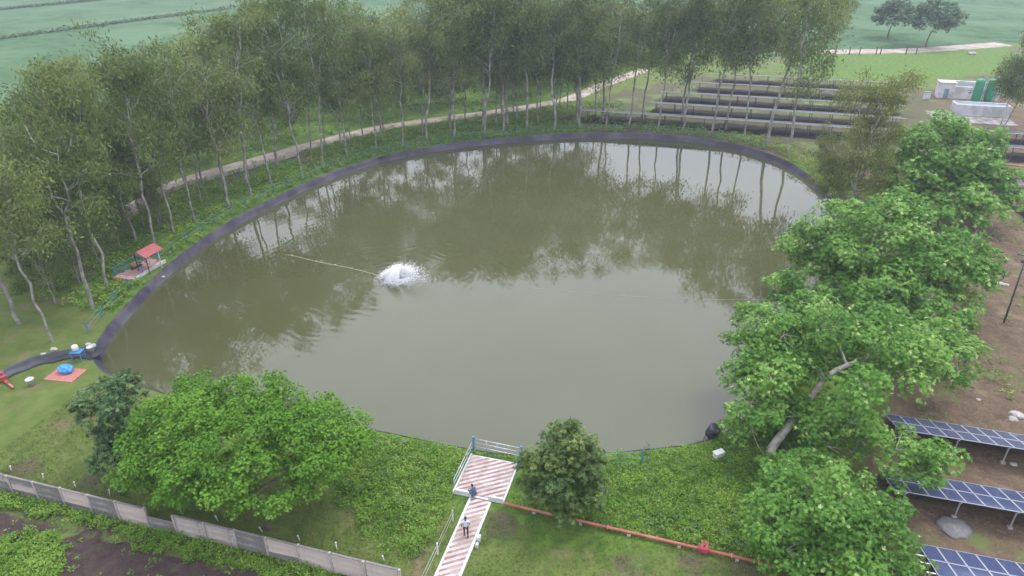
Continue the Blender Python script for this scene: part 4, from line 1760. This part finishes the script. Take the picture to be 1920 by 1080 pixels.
c = P(8, 716)
vs_ = empty('valve_set', (c.x, c.y, 0), -.35)
tag(vs_, 'red pipe valve set on the lawn at the left edge', 'valve')
mb = MB()
mb.tube([(0, 0, .25), (1.9, 0, .22)], .10, 10)
mb.build('pipe', M['red_pipe'], vs_)
mb = MB()
mb.box((0, 0, .4), (.6, .5, .6), 0, bev=.08)
mb.tube([(0, 0, .7), (0, 0, .95)], .06, 8)
mb.lathe([(.05, .92), (.22, .93), (.22, .97), (.05, .98)], n=12)
mb.build('valve_body', M['red_paint'], vs_)
mb = MB()
mb.tube([(1.0, -.02, .24), (1.0, -.02, .55)], .05, 8)
mb.tube([(.5, 0, .24), (.58, 0, .24)], .16, 10)
mb.build('flange', M['red_pipe'], vs_)


def bucket(px, py, lab, s_=1.0, mt='white_paint', lay=False):
    c_ = P(px, py)
    mb_ = MB()
    mb_.lathe([(.02, .03), (.19, .0), (.25, .5), (.28, .52), (.28, .56), (.23, .55), (.18, .08), (.02, .07)], n=14)
    o_ = empty('bucket', (c_.x, c_.y, .08))
    o_.scale = (s_, s_, s_)
    if lay:
        o_.rotation_euler = (1.35, 0, rng.uniform(0, 3))
        o_.location.z = .28
    mb_.build('body', M[mt], o_)
    mb_ = MB()
    hp = [(.27 * math.cos(t), .02, .54 + .24 * math.sin(t)) for t in np.linspace(0, math.pi, 9)]
    mb_.tube(hp, .012, 4)
    mb_.build('handle', M['galv'], o_)
    tag(o_, lab, 'bucket', 'white buckets')


bucket(60, 724, 'white bucket on the lawn beside the red pad', 1.15)
bucket(172, 662, 'white bucket where the black ditch meets the pond', 1.05)
bucket(178, 652, 'toppled white bucket at the rim of the pond, above the ditch', .95, lay=True)
bucket(229, 928, 'small white bucket at the foot of the narrow dark tree', .7)
c = P(150, 676)
st_ = empty('blue_stand', (c.x, c.y, .05), .3)
tag(st_, 'blue steel stand holding a pale drum beside the ditch', 'stand')
for sx in (-1, 1):
    for sy in (-1, 1):
        mb = MB()
        mb.box((sx * .38, sy * .32, .45), (.07, .07, .95), 0, bev=.01)
        mb.build('leg', M['blue_paint'], st_)
mb = MB()
mb.box((0, 0, .93), (.95, .8, .07), 0, bev=.01)
mb.build('top', M['blue_paint'], st_)
mb = MB()
mb.lathe([(.05, 0), (.24, .01), (.27, .1), (.27, .4), (.22, .5), (.05, .53)], (-.1, .05, .97), 14)
dr = mb.build('drum', M['white_paint'], None)
dr.parent = st_


def stone(px, py, r_, lab, mt='stone', z=0.0):
    c_ = P(px, py, z)
    bm_ = bmesh.new()
    bmesh.ops.create_icosphere(bm_, subdivisions=2, radius=r_)
    off = Vector((px * .37, py * .21, 0))
    for v_ in bm_.verts:
        v_.co *= 1 + .35 * mnoise.noise(v_.co / r_ * 1.3 + off)
        v_.co.z *= .6
        v_.co.x *= 1.25
    me_ = bpy.data.meshes.new('stone')
    bm_.to_mesh(me_)
    bm_.free()
    o_ = mobj('stone', me_, M[mt], None, (c_.x, c_.y, z + r_ * .25))
    tag(o_, lab, 'stone', 'pale stones')


stone(101, 656, .26, 'pale stone on the bank above the ditch', z=.05)
stone(82, 665, .22, 'small pale stone on the ditch edge left of the other', z=.05)
stone(166, 647, .24, 'pale stone at the rim just above the ditch mouth', z=.05)
stone(306, 520, .2, 'white stone lying on the liner below the pink platform', z=-.5)
stone(1908, 781, .45, 'large pale stone on the soil above the near solar rows')
stone(1899, 787, .3, 'smaller pale stone touching the large one above the solar rows')
stone(1875, 533, .35, 'flat pale stone on the grass patch near the power pole')
stone(1885, 535, .28, 'flat pale stone right of its twin near the power pole')
stone(1738, 928, .16, 'small pale stone between the near solar rows')
stone(1900, 872, .2, 'pale stone at the right edge between the near solar rows')
stone(1834, 750, .16, 'tiny pale stone on the soil above the solar rows')
stone(1822, 102, .9, 'white boulder on the far green meadow')
# gravel heap between rows
c = P(1787, 990)
bm = bmesh.new()
bmesh.ops.create_uvsphere(bm, u_segments=28, v_segments=14, radius=1)
for v in bm.verts:
    v.co = Vector((v.co.x * 1.0, v.co.y * .9, max(v.co.z, -.1) * .34)) * (1 + .22 * mnoise.fractal(v.co * 2.3, 1, 2, 4))
me = bpy.data.meshes.new('gravel_heap')
bm.to_mesh(me)
bm.free()
me.polygons.foreach_set('use_smooth', [True] * len(me.polygons))
o = mobj('gravel_heap', me, M['gravel'], None, (c.x, c.y, .02))
tag(o, 'low grey gravel heap between the two nearest solar rows', 'gravel')

# white stakes inside the near wall
mb = MB()
mb.tube([(0, 0, -.1), (0, 0, .5)], .035, 6)
stk = mb.mesh('stake', M['white_paint'])
mb = MB()
mb.lathe([(.03, .5), (.06, .52), (.06, .58), (.03, .60)], n=8)
stc = mb.mesh('cap', M['white_paint'])
for k, (px, py) in enumerate(((22, 886), (82, 902), (143, 917), (206, 931), (340, 962), (409, 978), (493, 1000), (563, 1016), (632, 1032), (721, 1054))):
    c = P(px, py)
    e = empty('white_stake', (c.x, c.y, .02))
    e.rotation_euler = (rng.uniform(-.15, .15), rng.uniform(-.15, .15), 0)
    mobj('stake', stk, None, e)
    mobj('cap', stc, None, e)
    tag(e, 'short white stake behind the plank wall, %s from the left edge of the photo' % ORD[k], 'stake', 'white stakes along the wall')

# dark drum and pale box on the right bank
c = P(1331, 818)
dr = empty('black_drum', (c.x, c.y, .1), .5)
mb = MB()
mb.lathe([(.05, 0), (.38, .01), (.43, .08), (.42, .28), (.45, .31), (.42, .34), (.42, .6), (.45, .63), (.42, .66), (.43, .88), (.38, .95), (.05, .96)], n=18)
bd = mb.build('body', M['black_plastic'], dr)
mb = MB()
mb.lathe([(.04, .955), (.10, .96), (.10, 1.0), (.04, 1.01)], n=10)
mb.build('bung', M['black_plastic'], dr)
dr.rotation_euler = (0.25, .2, .5)
tag(dr, 'dark barrel standing on the liner below the leaning tree', 'barrel')
c = P(1346, 860)
bx = empty('white_crate', (c.x, c.y, .15), .7)
mb = MB()
mb.box((0, 0, .25), (.75, .42, .42), 0, bev=.04)
mb.build('body', M['white_paint'], bx)
mb = MB()
mb.box((0, 0, .49), (.8, .47, .06), 0, bev=.02)
mb.build('lid', M['white_paint'], bx)
tag(bx, 'white box lying in the weeds below the leaning tree', 'box')
c = P(1604, 372)
ps = empty('broken_trunk', (c.x, c.y, 0))
mb = MB()
mb.tube([(0, 0, -.2), (-.1, 0, .8), (-.3, .1, 1.7)], [.26, .22, .17], 9)
mb.build('stem', M['pale_bark'], ps)
mb = MB()
mb.tube([(.1, 0, .4), (.6, .1, 1.0), (.75, .1, 1.5)], [.16, .13, .11], 8)
mb.build('branch', M['pale_bark'], ps)
tag(ps, 'short pale forked stump above the pond corner', 'stump')

# ------------------------------------------------------------------ aerator, spray, floating lines
ae = empty('aerator', (AER.x, AER.y, WZ))
tag(ae, 'floating aerator throwing water in the middle of the pond', 'aerator')
for k in range(3):
    t = k * 2.094 + .4
    mb = MB()
    x, y = .75 * math.cos(t), .75 * math.sin(t)
    mb.tube([(x - .3, y, .08), (x - .25, y, .1), (x + .25, y, .1), (x + .3, y, .08)], [.12, .19, .19, .12], 10)
    mb.build('float', M['white_paint'], ae)
    mb = MB()
    mb.tube([(0, 0, .3), (x, y, .25)], .04, 6)
    mb.build('arm', M['galv'], ae)
mb = MB()
mb.lathe([(.1, .1), (.24, .15), (.24, .62), (.18, .72), (.05, .76)], n=14)
mb.build('motor', M['red_paint'], ae)

nr = np.random.default_rng(9)
# droplets thrown out in arcs, thick near the nozzle
V = []
N = 42000
jet = nr.integers(0, 17, N)
jdir = nr.uniform(0, 2 * math.pi, 17)
phi = jdir[jet] + nr.normal(0, .16, N)
v0 = nr.normal(1, .10, N) * nr.uniform(2.8, 5.0, 17)[jet] * (1 + .2 * np.cos(phi - .3))
el = nr.normal(1.12, .15, N)
tmax = 2 * v0 * np.sin(el) / 9.81
t = tmax * nr.beta(1.3, 1.2, N)
rr = v0 * np.cos(el) * t + nr.normal(0, .06, N)
z = v0 * np.sin(el) * t - 4.9 * t * t + .25
pos = np.stack([AER.x + rr * np.cos(phi) * 1.15 + .25 * z, AER.y + rr * np.sin(phi), WZ + np.maximum(z, .02)], 1)
sz = nr.uniform(.014, .045, N)
# low churned foam
N2 = 9000
ph2 = nr.uniform(0, 2 * math.pi, N2)
r2 = np.abs(nr.normal(0, .75, N2)) + .2
pos2 = np.stack([AER.x + r2 * np.cos(ph2) * 1.25 + .45, AER.y + r2 * np.sin(ph2) * 1.0, WZ + .02 + nr.random(N2) * .10 * np.exp(-r2)], 1)
sz2 = nr.uniform(.012, .04, N2)
pos = np.concatenate([pos, pos2])
sz = np.concatenate([sz, sz2])
tet = np.array([(1, 1, 1), (1, -1, -1), (-1, 1, -1), (-1, -1, 1)]) / 1.7
rot = unit(nr.normal(0, 1, (len(pos), 3)))
tv = pos[:, None, :] + (tet[None] * (.6 + .4 * nr.random((len(pos), 4, 1)))) * sz[:, None, None]
n4 = len(pos)
idx = np.arange(n4)[:, None, None] * 4 + np.array([[0, 1, 2], [0, 3, 1], [0, 2, 3], [1, 3, 2]])[None]
me = bpy.data.meshes.new('water_spray')
me.from_pydata(tv.reshape(-1, 3).tolist(), [], idx.reshape(-1, 3).tolist())
o = mobj('water_spray', me, M['spray'])
tag(o, 'white water spray and foam bursting up around the aerator', 'spray', kind='stuff')


def floating_line(name, pts, r_, mat, lab, floats=0):
    root = empty(name, (pts[0].x, pts[0].y, WZ))
    q_ = catmull(pts, False, 8)
    rel = [(p_.x - pts[0].x + fbm(p_.x, p_.y, .3, 1) * .25, p_.y - pts[0].y + fbm(p_.x, p_.y, .3, 5) * .25, r_ * .6) for p_ in q_]
    mb_ = MB()
    mb_.tube(rel, r_, 6)
    mb_.build('rope', M[mat], root)
    for k in range(floats):
        x_, y_, z_ = rel[int((k + .5) / floats * (len(rel) - 1))]
        mb_ = MB()
        mb_.lathe([(.02, -.1), (.11, -.06), (.13, 0), (.11, .06), (.02, .1)], (x_, y_, z_ + .04), 8)
        mb_.build('float', M[mat], root)
    tag(root, lab, 'rope')


floating_line('mooring_line', [P(538, 477, WZ), P(600, 492, WZ), P(660, 504, WZ), P(715, 520, WZ)], .05, 'rope', 'tan mooring line floating left of the aerator', 5)
floating_line('guide_rope', [P(985, 540, WZ), P(1150, 553, WZ), P(1300, 561, WZ), P(1440, 562, WZ)], .013, 'thin_rope', 'faint thin rope floating toward the right bank')

# ------------------------------------------------------------------ people
def skin_body(name, joints, edges, mats_of, mats, root=0):
    """joints: (pos, radius) ; one continuous skinned body; face materials by nearest bone"""
    me_ = bpy.data.meshes.new(name)
    me_.from_pydata([j[0] for j in joints], edges, [])
    o_ = bpy.data.objects.new(name, me_)
    COL.objects.link(o_)
    md = o_.modifiers.new('skin', 'SKIN')
    md.use_smooth_shade = True
    for i, j in enumerate(joints):
        r_ = j[1] if isinstance(j[1], tuple) else (j[1], j[1])
        me_.skin_vertices[0].data[i].radius = r_
        me_.skin_vertices[0].data[i].use_root = (i == root)
    sb = o_.modifiers.new('sub', 'SUBSURF')
    sb.levels = sb.render_levels = 2
    dg = bpy.context.evaluated_depsgraph_get()
    dg.update()
    ev = bpy.data.meshes.new_from_object(o_.evaluated_get(dg))
    bpy.data.objects.remove(o_)
    ev.name = name
    ev.materials.clear()
    for m_ in mats:
        ev.materials.append(m_)
    J = [Vector(j[0]) for j in joints]
    for poly in ev.polygons:
        c_ = Vector(poly.center)
        best, bi = 1e9, 0
        for (a_, b_), mi in zip(edges, mats_of):
            ab = J[b_] - J[a_]
            t_ = max(0, min(1, (c_ - J[a_]).dot(ab) / max(ab.length_squared, 1e-9)))
            d_2 = (c_ - J[a_] - ab * t_).length
            if d_2 < best:
                best, bi = d_2, mi
        poly.material_index = bi
        poly.use_smooth = True
    return ev


def person(loc, rz, pose, mats, label):
    """mats: skin, shirt, trousers, shoe; pose gives joint positions, facing +Y"""
    root = empty('person', loc, rz)
    root.scale = (.94, .94, .94)
    tag(root, label, 'person')
    J, E_, Mx = [], [], []

    def add(p_, r_, parent=None, mi=0):
        J.append((tuple(p_), r_))
        if parent is not None:
            E_.append((parent, len(J) - 1))
            Mx.append(mi)
        return len(J) - 1
    pelvis = add(pose['pelvis'], (.155, .115))
    waist = add(pose['waist'], (.145, .105), pelvis, 1)
    chest = add(pose['chest'], (.175, .115), waist, 1)
    neckb = add(pose['neck'], (.07, .065), chest, 1)
    H0 = Vector(pose['head'])
    n1 = add(Vector(pose['neck']).lerp(H0, .45), (.055, .055), neckb, 0)
    jaw = add(H0 + Vector((0, .012, -.045)), (.066, .078), n1, 0)
    add(H0 + Vector((0, 0, .055)), (.077, .092), jaw, 0)
    for s_ in ('l', 'r'):
        sg = -1 if s_ == 'l' else 1
        sh_, el_, wr_ = (Vector(pose[k + s_]) for k in ('sh', 'el', 'wr'))
        a_ = add(sh_, .062, chest, 1)
        b_ = add(sh_.lerp(el_, .5), .052, a_, 1)
        c_ = add(el_, .043, b_, 0)
        d_2 = add(wr_, .028, c_, 0)
        hd = (wr_ - el_).normalized()
        pal = wr_ + hd * .075
        pm_ = add(pal, (.038, .02), d_2, 0)
        sidev = hd.cross(Vector((0, 0, 1)))
        if sidev.length < .2:
            sidev = Vector((0, 1, 0))
        sidev.normalize()
        curl = Vector((0, .35, -.2)) if hd.z < -.5 else Vector((0, 0, -.5))
        for k, ln in enumerate((.068, .08, .076, .06)):
            f0 = pal + sidev * (.028 - .019 * k) + hd * .01
            i0 = add(f0 + hd * .012, .0095, pm_, 0)
            f1 = f0 + hd * ln * .6
            i1 = add(f1, .0085, i0, 0)
            add(f1 + (hd + curl).normalized() * ln * .5, .0075, i1, 0)
        th = wr_ + hd * .03 + sidev * .035
        i0 = add(th, .011, d_2, 0)
        add(th + (hd * .7 + sidev * .6).normalized() * .05, .009, i0, 0)
        hip, kn, an = (Vector(pose[k + s_]) for k in ('hip', 'kn', 'an'))
        a_ = add(hip, .095, pelvis, 2)
        b_ = add(hip.lerp(kn, .5), .080, a_, 2)
        c_ = add(kn, .060, b_, 2)
        d_2 = add(kn.lerp(an, .4), .058, c_, 2)
        e_2 = add(an, .040, d_2, 2)
        f_ = Vector(pose['foot'])
        add(an + f_ * .14 + Vector((0, 0, -.045)), (.042, .032), e_2, 3)
        add(an - f_ * .05 + Vector((0, 0, -.04)), (.036, .034), e_2, 3)
    me_ = skin_body('body', J, E_, Mx, [M[k] for k in mats])
    body = mobj('body', me_, None, root)
    # face: nose, ears, eyes; hair cap
    mb_ = MB()
    mb_.tube([H0 + Vector((0, .085, .02)), H0 + Vector((0, .112, -.022)), H0 + Vector((0, .088, -.032))], [.009, .017, .012], 6)
    for sg in (-1, 1):
        mb_.tube([H0 + Vector((sg * .072, -.01, -.03)), H0 + Vector((sg * .088, -.012, .005)), H0 + Vector((sg * .076, -.01, .03))], [.008, .014, .008], 6)
    mb_.build('face', M['skin'], body)
    mb_ = MB()
    for sg in (-1, 1):
        mb_.lathe([(.002, -.008), (.010, -.005), (.010, .005), (.002, .008)], H0 + Vector((sg * .03, .084, .018)), 8)
    mb_.build('eyes', M['hair'], body)
    mb_ = MB()
    mb_.tube([H0 + Vector((-.022, .086, -.062)), H0 + Vector((0, .092, -.064)), H0 + Vector((.022, .086, -.062))], [.004, .007, .004], 5)
    mb_.build('mouth', M['red_pipe'], body)
    bm_ = bmesh.new()
    bmesh.ops.create_icosphere(bm_, subdivisions=3, radius=1)
    for v_ in list(bm_.verts):
        p_ = v_.co.copy()
        if p_.z < -.25 + (.55 if p_.y > .45 else 0) - (.35 if p_.y < -.3 else 0):
            bm_.verts.remove(v_)
            continue
        v_.co = H0 + Vector((p_.x * .090, p_.y * .106 - .006, p_.z * .105 + .05)) * 1.0
        v_.co += p_ * .006 * mnoise.noise(p_ * 7)
    hm = bpy.data.meshes.new('hair')
    bm_.to_mesh(hm)
    bm_.free()
    mobj('hair', hm, M['hair'], root)
    return root


# standing, walking away towards the pond
stand = dict(pelvis=(0, 0, .93), waist=(0, .01, 1.08), chest=(0, .02, 1.27), neck=(0, .02, 1.44), head=(0, .045, 1.60),
             shl=(-.19, .01, 1.38), ell=(-.27, -.03, 1.12), wrl=(-.27, .06, .88), shr=(.19, .01, 1.38), elr=(.26, .02, 1.12), wrr=(.22, .14, .90),
             hipl=(-.10, 0, .88), knl=(-.11, .10, .49), anl=(-.11, .06, .08), hipr=(.10, 0, .88), knr=(.11, .04, .48), anr=(.12, -.16, .10), foot=(0, 1, 0))
c = P(874, 1006, .17)
person((c.x, c.y, .172), R(20), stand, ('skin', 'shirt_blue', 'trouser_dark', 'shoe'), 'person in pale blue shirt and dark trousers standing on the walkway')
squat = dict(pelvis=(0, -.10, .26), waist=(0, -.06, .41), chest=(0, .06, .60), neck=(0, .14, .76), head=(0, .19, .91),
             shl=(-.19, .10, .69), ell=(-.24, .30, .48), wrl=(-.10, .48, .42), shr=(.19, .10, .69), elr=(.24, .30, .48), wrr=(.10, .48, .40),
             hipl=(-.11, -.08, .24), knl=(-.17, .32, .46), anl=(-.14, .02, .08), hipr=(.11, -.08, .24), knr=(.17, .32, .46), anr=(.14, .02, .08), foot=(0, 1, 0))
c = P(889, 931, .23)
person((c.x, c.y, .225), R(60), squat, ('skin', 'shirt_navy', 'trouser_grey', 'shoe'), 'person in dark blue clothes crouching on the platform corner')

# ------------------------------------------------------------------ weeds, grass and bank growth
def plants(name, pts, hgt, nleaf, leafl, lw, mat, label, upright=.6, seed=1, cat='weeds'):
    n_r = np.random.default_rng(seed)
    pts = np.array(pts)
    n_ = len(pts)
    hh = np.array(hgt) if hasattr(hgt, '__len__') else np.full(n_, hgt)
    V_, T_ = [], []
    t0 = np.clip(.5 + .28 * np.array([fbm(x, y, .5, 9) + .7 * fbm(x, y, 1.7, 13) for x, y in pts[:, :2]]) + n_r.normal(0, .14, n_), 0, 1)
    for k in range(nleaf):
        f = (k + n_r.random(n_)) / nleaf
        a_ = n_r.uniform(0, 6.2832, n_)
        rad_ = .16 * hh ** .5 * n_r.uniform(.2, 1, n_)
        pos_ = np.stack([pts[:, 0] + np.cos(a_) * rad_, pts[:, 1] + np.sin(a_) * rad_, .03 + hh * f], 1)
        el_ = n_r.uniform(-.3, 1.0, n_) * upright
        d_2 = unit(np.stack([np.cos(a_), np.sin(a_), el_], 1) + n_r.normal(0, .25, (n_, 3)))
        s_ = unit(np.cross(d_2, np.array((0, 0, 1.0))) + n_r.normal(0, .35, (n_, 3)))
        ln = leafl * n_r.uniform(.6, 1.3, n_)
        V_.append(leaf_quads(pos_, d_2, s_, ln, ln * lw))
        T_.append(np.clip(t0 + n_r.normal(0, .08, n_) + .15 * (f - .5), 0, 1))
    me_ = quads_mesh(name, np.concatenate(V_), np.concatenate(T_), mat)
    o_ = mobj(name, me_)
    tag(o_, label, cat, kind='stuff')


rng = random.Random(31)


def on_paving(x, y):
    return (PX0 - .35 < x < PX1 + .45 and PY0 - .3 < y < PY1 + .3) or (WX0 - .2 < x < WX1 + .2 and y < PY0 + .1)


def fill(n, x0, x1, y0, y1, ok):
    out = []
    for _ in range(n):
        x, y = rng.uniform(x0, x1), rng.uniform(y0, y1)
        if not on_paving(x, y) and ok(x, y):
            out.append((x, y))
    return out


def near_ok(x, y):
    d_, i_ = rim_dist(x, y)
    if d_ < .32 or d_ > 30:
        return False
    edge = fbm(x, y, .35, 3) * 1.4
    if x < PX0:
        return y > 27.0 + edge + max(0, (-17 - x)) * .9 and x > -30
    return y > 31.9 + edge * .25 and x < 12.5 + edge


pts = fill(30000, -32, 14, 26, 52, near_ok)
hg = [max(.08, .36 + .34 * fbm(x, y, .33, 12) + .42 * fbm(x, y, 1.1, 31) + rng.uniform(-.1, .15)) for x, y in pts]
plants('weeds', pts, hg, 8, .175, .45, M['weed_leaf'], 'lush green weeds covering the near bank of the pond', seed=3)
pts = fill(2600, -32, 14, 26, 52, lambda x, y: near_ok(x, y) and fbm(x, y, .5, 41) > .15)
plants('weeds', pts, [rng.uniform(.45, .95) for _ in pts], 10, .24, .42, M['dark_leaf'], 'darker broad-leaved weeds standing in patches on the near bank', .8, 13)
pts = fill(5200, -46, 12, 25, 47, lambda x, y: rim_dist(x, y)[0] > .5 and y > WALL_Y + .4 and fbm(x, y, .35, 47) > .22)
plants('grass', pts, [rng.uniform(.12, .4) for _ in pts], 6, .34, .10, M['grass_blade'], 'taller grass tufts scattered over the lawn', 2.4, 14, 'grass')
# outside strip along the wall and weedy patches in the dirt
pts = fill(14000, -46, -11, 14, WALL_Y - .25, lambda x, y: (y > WALL_Y - 1.25 - 1.0 * fbm(x, y, .35, 5)) or math.hypot(x - PATCH.x, y - PATCH.y) < 2.6 + fbm(x, y, .5, 2) or rng.random() < .03)
hg = [max(.1, .38 + .4 * fbm(x, y, .4, 22)) for x, y in pts]
plants('weeds', pts, hg, 9, .17, .5, M['weed_leaf'], 'green creeper and weeds along the outside of the plank wall', seed=4)


def bank_ok(x, y):
    d_, i_ = rim_dist(x, y)
    if not (.35 < d_ < 24) or y < 46:
        return False
    if wall_d(x, y) > -1.2:
        return False
    s_ = i_ / NR * RIM_LEN
    if s_ > S_END + 18:
        return False
    if s_ > s_of(1180, 250) and d_ > 8:
        return False
    p_ = P(275, 505)
    if math.hypot(x - p_.x, y - p_.y) < 3.2:
        return False
    return rng.random() < (1 if d_ < 4 else .45 + .5 * (fbm(x, y, .16, 14) > -.05))


pts = fill(34000, -80, 30, 46, 150, bank_ok)
hg = [max(.12, .55 + .6 * fbm(x, y, .25, 17)) * (1.35 if rim_dist(x, y)[0] < 3.5 else .9) * 1 for x, y in pts]
plants('undergrowth', pts, hg, 8, .36, .5, M['bank_leaf'], 'bright green undergrowth on the wooded bank below the trees', seed=5)
# growth under the wood beyond the track
pts = fill(16000, -125, 20, 55, 225, lambda x, y: 2.2 < wall_d(x, y) < 34 and fbm(x, y, .12, 23) > -.25)
plants('undergrowth', pts, [max(.15, .7 + .8 * fbm(x, y, .2, 27)) for x, y in pts], 6, .55, .5, M['weed_leaf'], 'rank green undergrowth below the wood beyond the dirt track', seed=15)
# meadow and field edges
pts = fill(9000, 12, 60, 28, 125, lambda x, y: rim_dist(x, y)[0] > 1 and fbm(x, y, .14, 19) > .12 and not (y < 49 and x > 14) and y < 120)
plants('undergrowth', pts, [max(.08, .25 + .3 * fbm(x, y, .3, 2)) for x, y in pts], 6, .26, .5, M['weed_leaf'],
       'scattered green tufts on the bare soil of the solar field', seed=6)
# short lawn grass
pts = fill(70000, -46, 12, 25, 47, lambda x, y: rim_dist(x, y)[0] > .9 and y > WALL_Y + .4)
plants('grass', pts, [.03 + .10 * max(0, .4 + fbm(x, y, .8, 8)) for x, y in pts], 3, .13, .26, M['grass_blade'], 'short lawn grass between the wall and the pond', 1.6, 7, 'grass')
# low bunds between the far crop fields
for k, (a_, b_) in enumerate((((-150, 92), (430, 16)), ((-90, 27), (240, -5)))):
    A_, B_ = P(*a_) if a_[1] > -100 else None, P(*b_)
    n_ = 2200
    L_ = B_ - A_
    pts = []
    for _ in range(n_):
        t_ = rng.random()
        p_ = A_ + L_ * t_
        pts.append((p_.x + rng.gauss(0, 1.2), p_.y + rng.gauss(0, 1.2)))
    plants('hedge_strip', pts, [rng.uniform(.3, .8) for _ in pts], 5, .8, .6, M['dark_leaf'], ('dark weedy bund between the crop fields, the nearer one', 'dark weedy bund across the farther crop fields')[k],
           seed=20 + k)

# ------------------------------------------------------------------ monsoon haze
mb = MB()
mb.box((0, 700, 20.0), (5200, 5600, 45.0))
m, nt, out = new_mat('haze_air')
pv = nd(nt, 'ShaderNodeVolumePrincipled', Density=.00041, Anisotropy=.2)
pv.inputs['Color'].default_value = (.80, .88, 1.0, 1)
nt.links.new(pv.outputs[0], out.inputs['Volume'])
hz = mb.build('haze', m)
tag(hz, 'thin humid haze hanging over the whole site', 'haze', kind='stuff')
